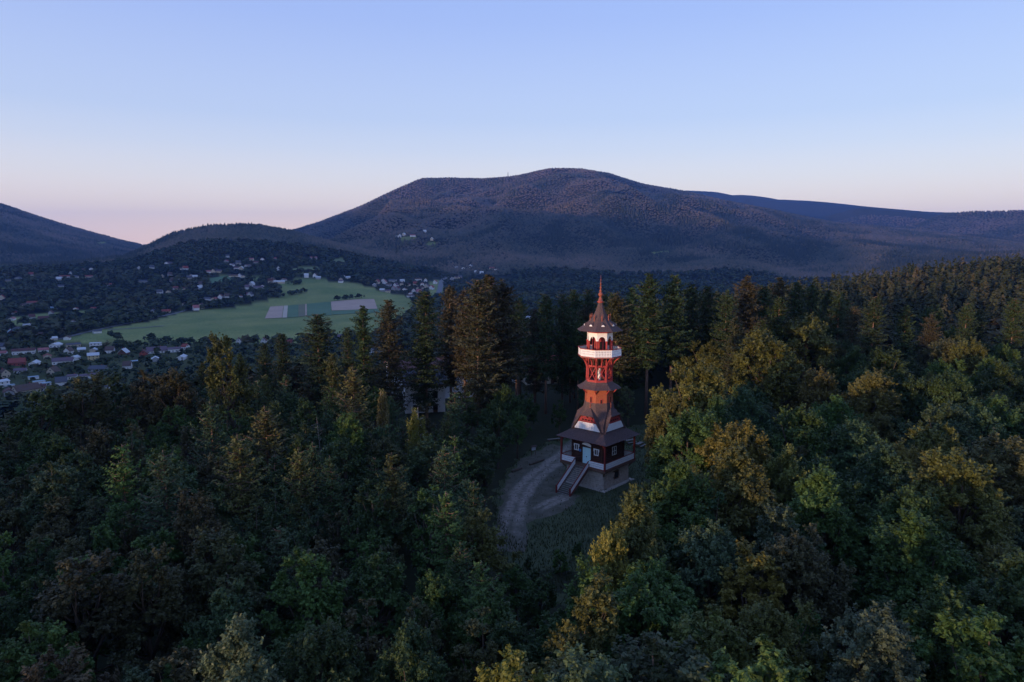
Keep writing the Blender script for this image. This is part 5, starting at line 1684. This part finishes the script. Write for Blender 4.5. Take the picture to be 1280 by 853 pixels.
def picnic(px, py, rot, label):
    o = tag(link('picnic_table', None, loc=on_hill(px, py), rotz=rot), label, 'picnic table', 'picnic tables behind the tower')
    for k in range(4):
        MB().box(-1.0, 1.0, -.4 + k * .2 + .01, -.4 + k * .2 + .19, .72, .77).build('table_plank', M['grey_wood'], o)
    for s in (-1, 1):
        MB().box(-1.0, 1.0, s * .78 - .15, s * .78 + .15, .42, .47).build('bench', M['grey_wood'], o)
        b = MB().bar((s * .75, -.85, .0), (s * .75, -.2, .72), .09)
        b.bar((s * .75, .85, .0), (s * .75, .2, .72), .09); b.bar((s * .75, -.9, .38), (s * .75, .9, .38), .08)
        b.build('trestle', M['brown'], o)


picnic(787, 556, .5, 'grey picnic table nearest the right corner of the tower deck')
picnic(799, 560, .9, 'picnic table farther right, by the golden oak branches')
picnic(783, 549, .2, 'picnic table farthest back behind the tower')
o = tag(link('bench', None, loc=on_hill(692, 553), rotz=.35), 'dark wooden bench left of the tower porch', 'bench')
MB().box(-1.3, 1.3, -.22, .22, .42, .5).build('seat', M['grey_wood'], o)
for s in (-1, 1): MB().box(s * .95 - .12, s * .95 + .12, -.2, .2, -.1, .419).build('leg', M['brown'], o)
o = tag(link('information_board', None, loc=on_hill(667, 571), rotz=.5), 'small white information board on posts at the wood edge left of the tower', 'sign')
MB().box(-.4, .4, -.03, .03, 1.0, 1.5).build('panel', M['wall_grey'], o)
for s in (-1, 1): MB().box(s * .4 - .04, s * .4 + .04, .032, .11, -.2, 1.7).build('post', M['brown'], o)
MB().hexa([(-.55, -.16, 1.66), (.55, -.16, 1.66), (.55, .2, 1.66), (-.55, .2, 1.66)], [(-.55, .0, 1.86), (.55, .0, 1.86), (.55, .04, 1.86), (-.55, .04, 1.86)]).build('roof', M['shingle'], o)
for p, q, lb in [((662, 584), (680, 577), 'long dark log edging the clearing left of the tower'), ((640, 592), (652, 588), 'short dark log lying at the wood edge by the path')]:
    A, B_ = Vector(on_hill(*p)), Vector(on_hill(*q)); b = MB(); up = Vector((0, 0, .18))
    b.tube([A + up, (A + B_) / 2 + up * 1.1, B_ + up], [.2, .22, .16], 9)
    tag(b.build('fallen_log', M['bark']), lb, 'log', 'logs at the edge of the clearing')
mx, my = 5240 * math.sin(math.atan2(ray(635, 222)[0], ray(635, 222)[1])), 5240 * math.cos(math.atan2(ray(635, 222)[0], ray(635, 222)[1]))
mz = h1(mx, my)
o = tag(link('transmitter_mast', None, loc=(mx, my, mz)), 'thin transmitter mast on the ridge left of the summit', 'mast')
b = MB()
for s in ((-1, -1), (1, -1), (1, 1), (-1, 1)):
    b.bar((s[0] * 4, s[1] * 4, -2), (s[0] * 1.2, s[1] * 1.2, 42), 1.1)
for k in range(7):
    f = k / 7; g = 4 - 2.8 * f; g2 = 4 - 2.8 * (k + 1) / 7
    for s in (-1, 1):
        b.bar((-g * s, -g, f * 42), (g2 * s, -g2, (k + 1) * 6), .6); b.bar((-g * s, g, f * 42), (g2 * s, g2, (k + 1) * 6), .6)
b.build('lattice', M['iron'], o)
MB().tube([(0, 0, 42), (0, 0, 58)], [.8, .4], 8).build('antenna', M['white'], o)
MB().box(-12, 12, -8, 8, -3, 9).build('equipment_house', M['wall_grey'], o)

# grass in the clearing
gr = np.random.default_rng(31)
n = 70000
gxs, gys = gr.uniform(-9, 58, n), gr.uniform(60, 152, n)
k = in_poly(gxs, gys, CLEARING)
dirt = in_poly(*proj(gxs, gys, 0 * gxs), [(640, 672), (624, 640), (632, 600), (655, 572), (690, 556), (738, 545), (740, 552), (712, 580), (715, 605), (728, 624), (700, 642), (668, 654), (652, 674)])
k &= ~(dirt & (gr.random(n) < .93)) & (np.maximum(np.abs(gxs - TX), np.abs(gys - TY)) > 4.4)
gxs, gys = gxs[k], gys[k]
P = np.stack([gxs, gys, height(gxs, gys) + .10], 1)
hgt = gr.uniform(.12, .34, len(P)) * (1 + .5 * (gys < 88) * vnoise(gxs / 4, gys / 4))
a = gr.uniform(0, math.tau, len(P)); wd = gr.uniform(.03, .08, len(P))
ln = gr.normal(0, .10, (len(P), 2))
V = np.stack([P + np.stack([-np.cos(a) * wd, -np.sin(a) * wd, 0 * a - .12], 1), P + np.stack([np.cos(a) * wd, np.sin(a) * wd, 0 * a - .12], 1), P + np.stack([ln[:, 0], ln[:, 1], hgt], 1)], 1).reshape(-1, 3)
tag(link('grass', np_mesh('grass', V, np.arange(len(V)).reshape(-1, 3), [M['far_leaf']], tint=np.repeat(np.clip(.5 + gr.normal(0, .14, len(P)), 0, 1), 3))), 'short rough grass of the clearing round the tower', kind='stuff')

# ------------------------------------------------------------------ the evening haze
hb = MB().box(-11600, 11600, -3900, 14600, -140, 860)
hm = bpy.data.materials.new('evening_haze'); hm.use_nodes = True
ht = hm.node_tree; ht.nodes.remove(ht.nodes['Principled BSDF'])
vol = ht.nodes.new('ShaderNodeVolumePrincipled')
vol.inputs['Color'].default_value = (0.18, 0.39, 1.0, 1)
vol.inputs['Density'].default_value = HAZE_DENSITY
vol.inputs['Anisotropy'].default_value = 0.5
ht.links.new(vol.outputs[0], ht.nodes['Material Output'].inputs['Volume'])
tag(hb.build('haze', hm), kind='stuff')
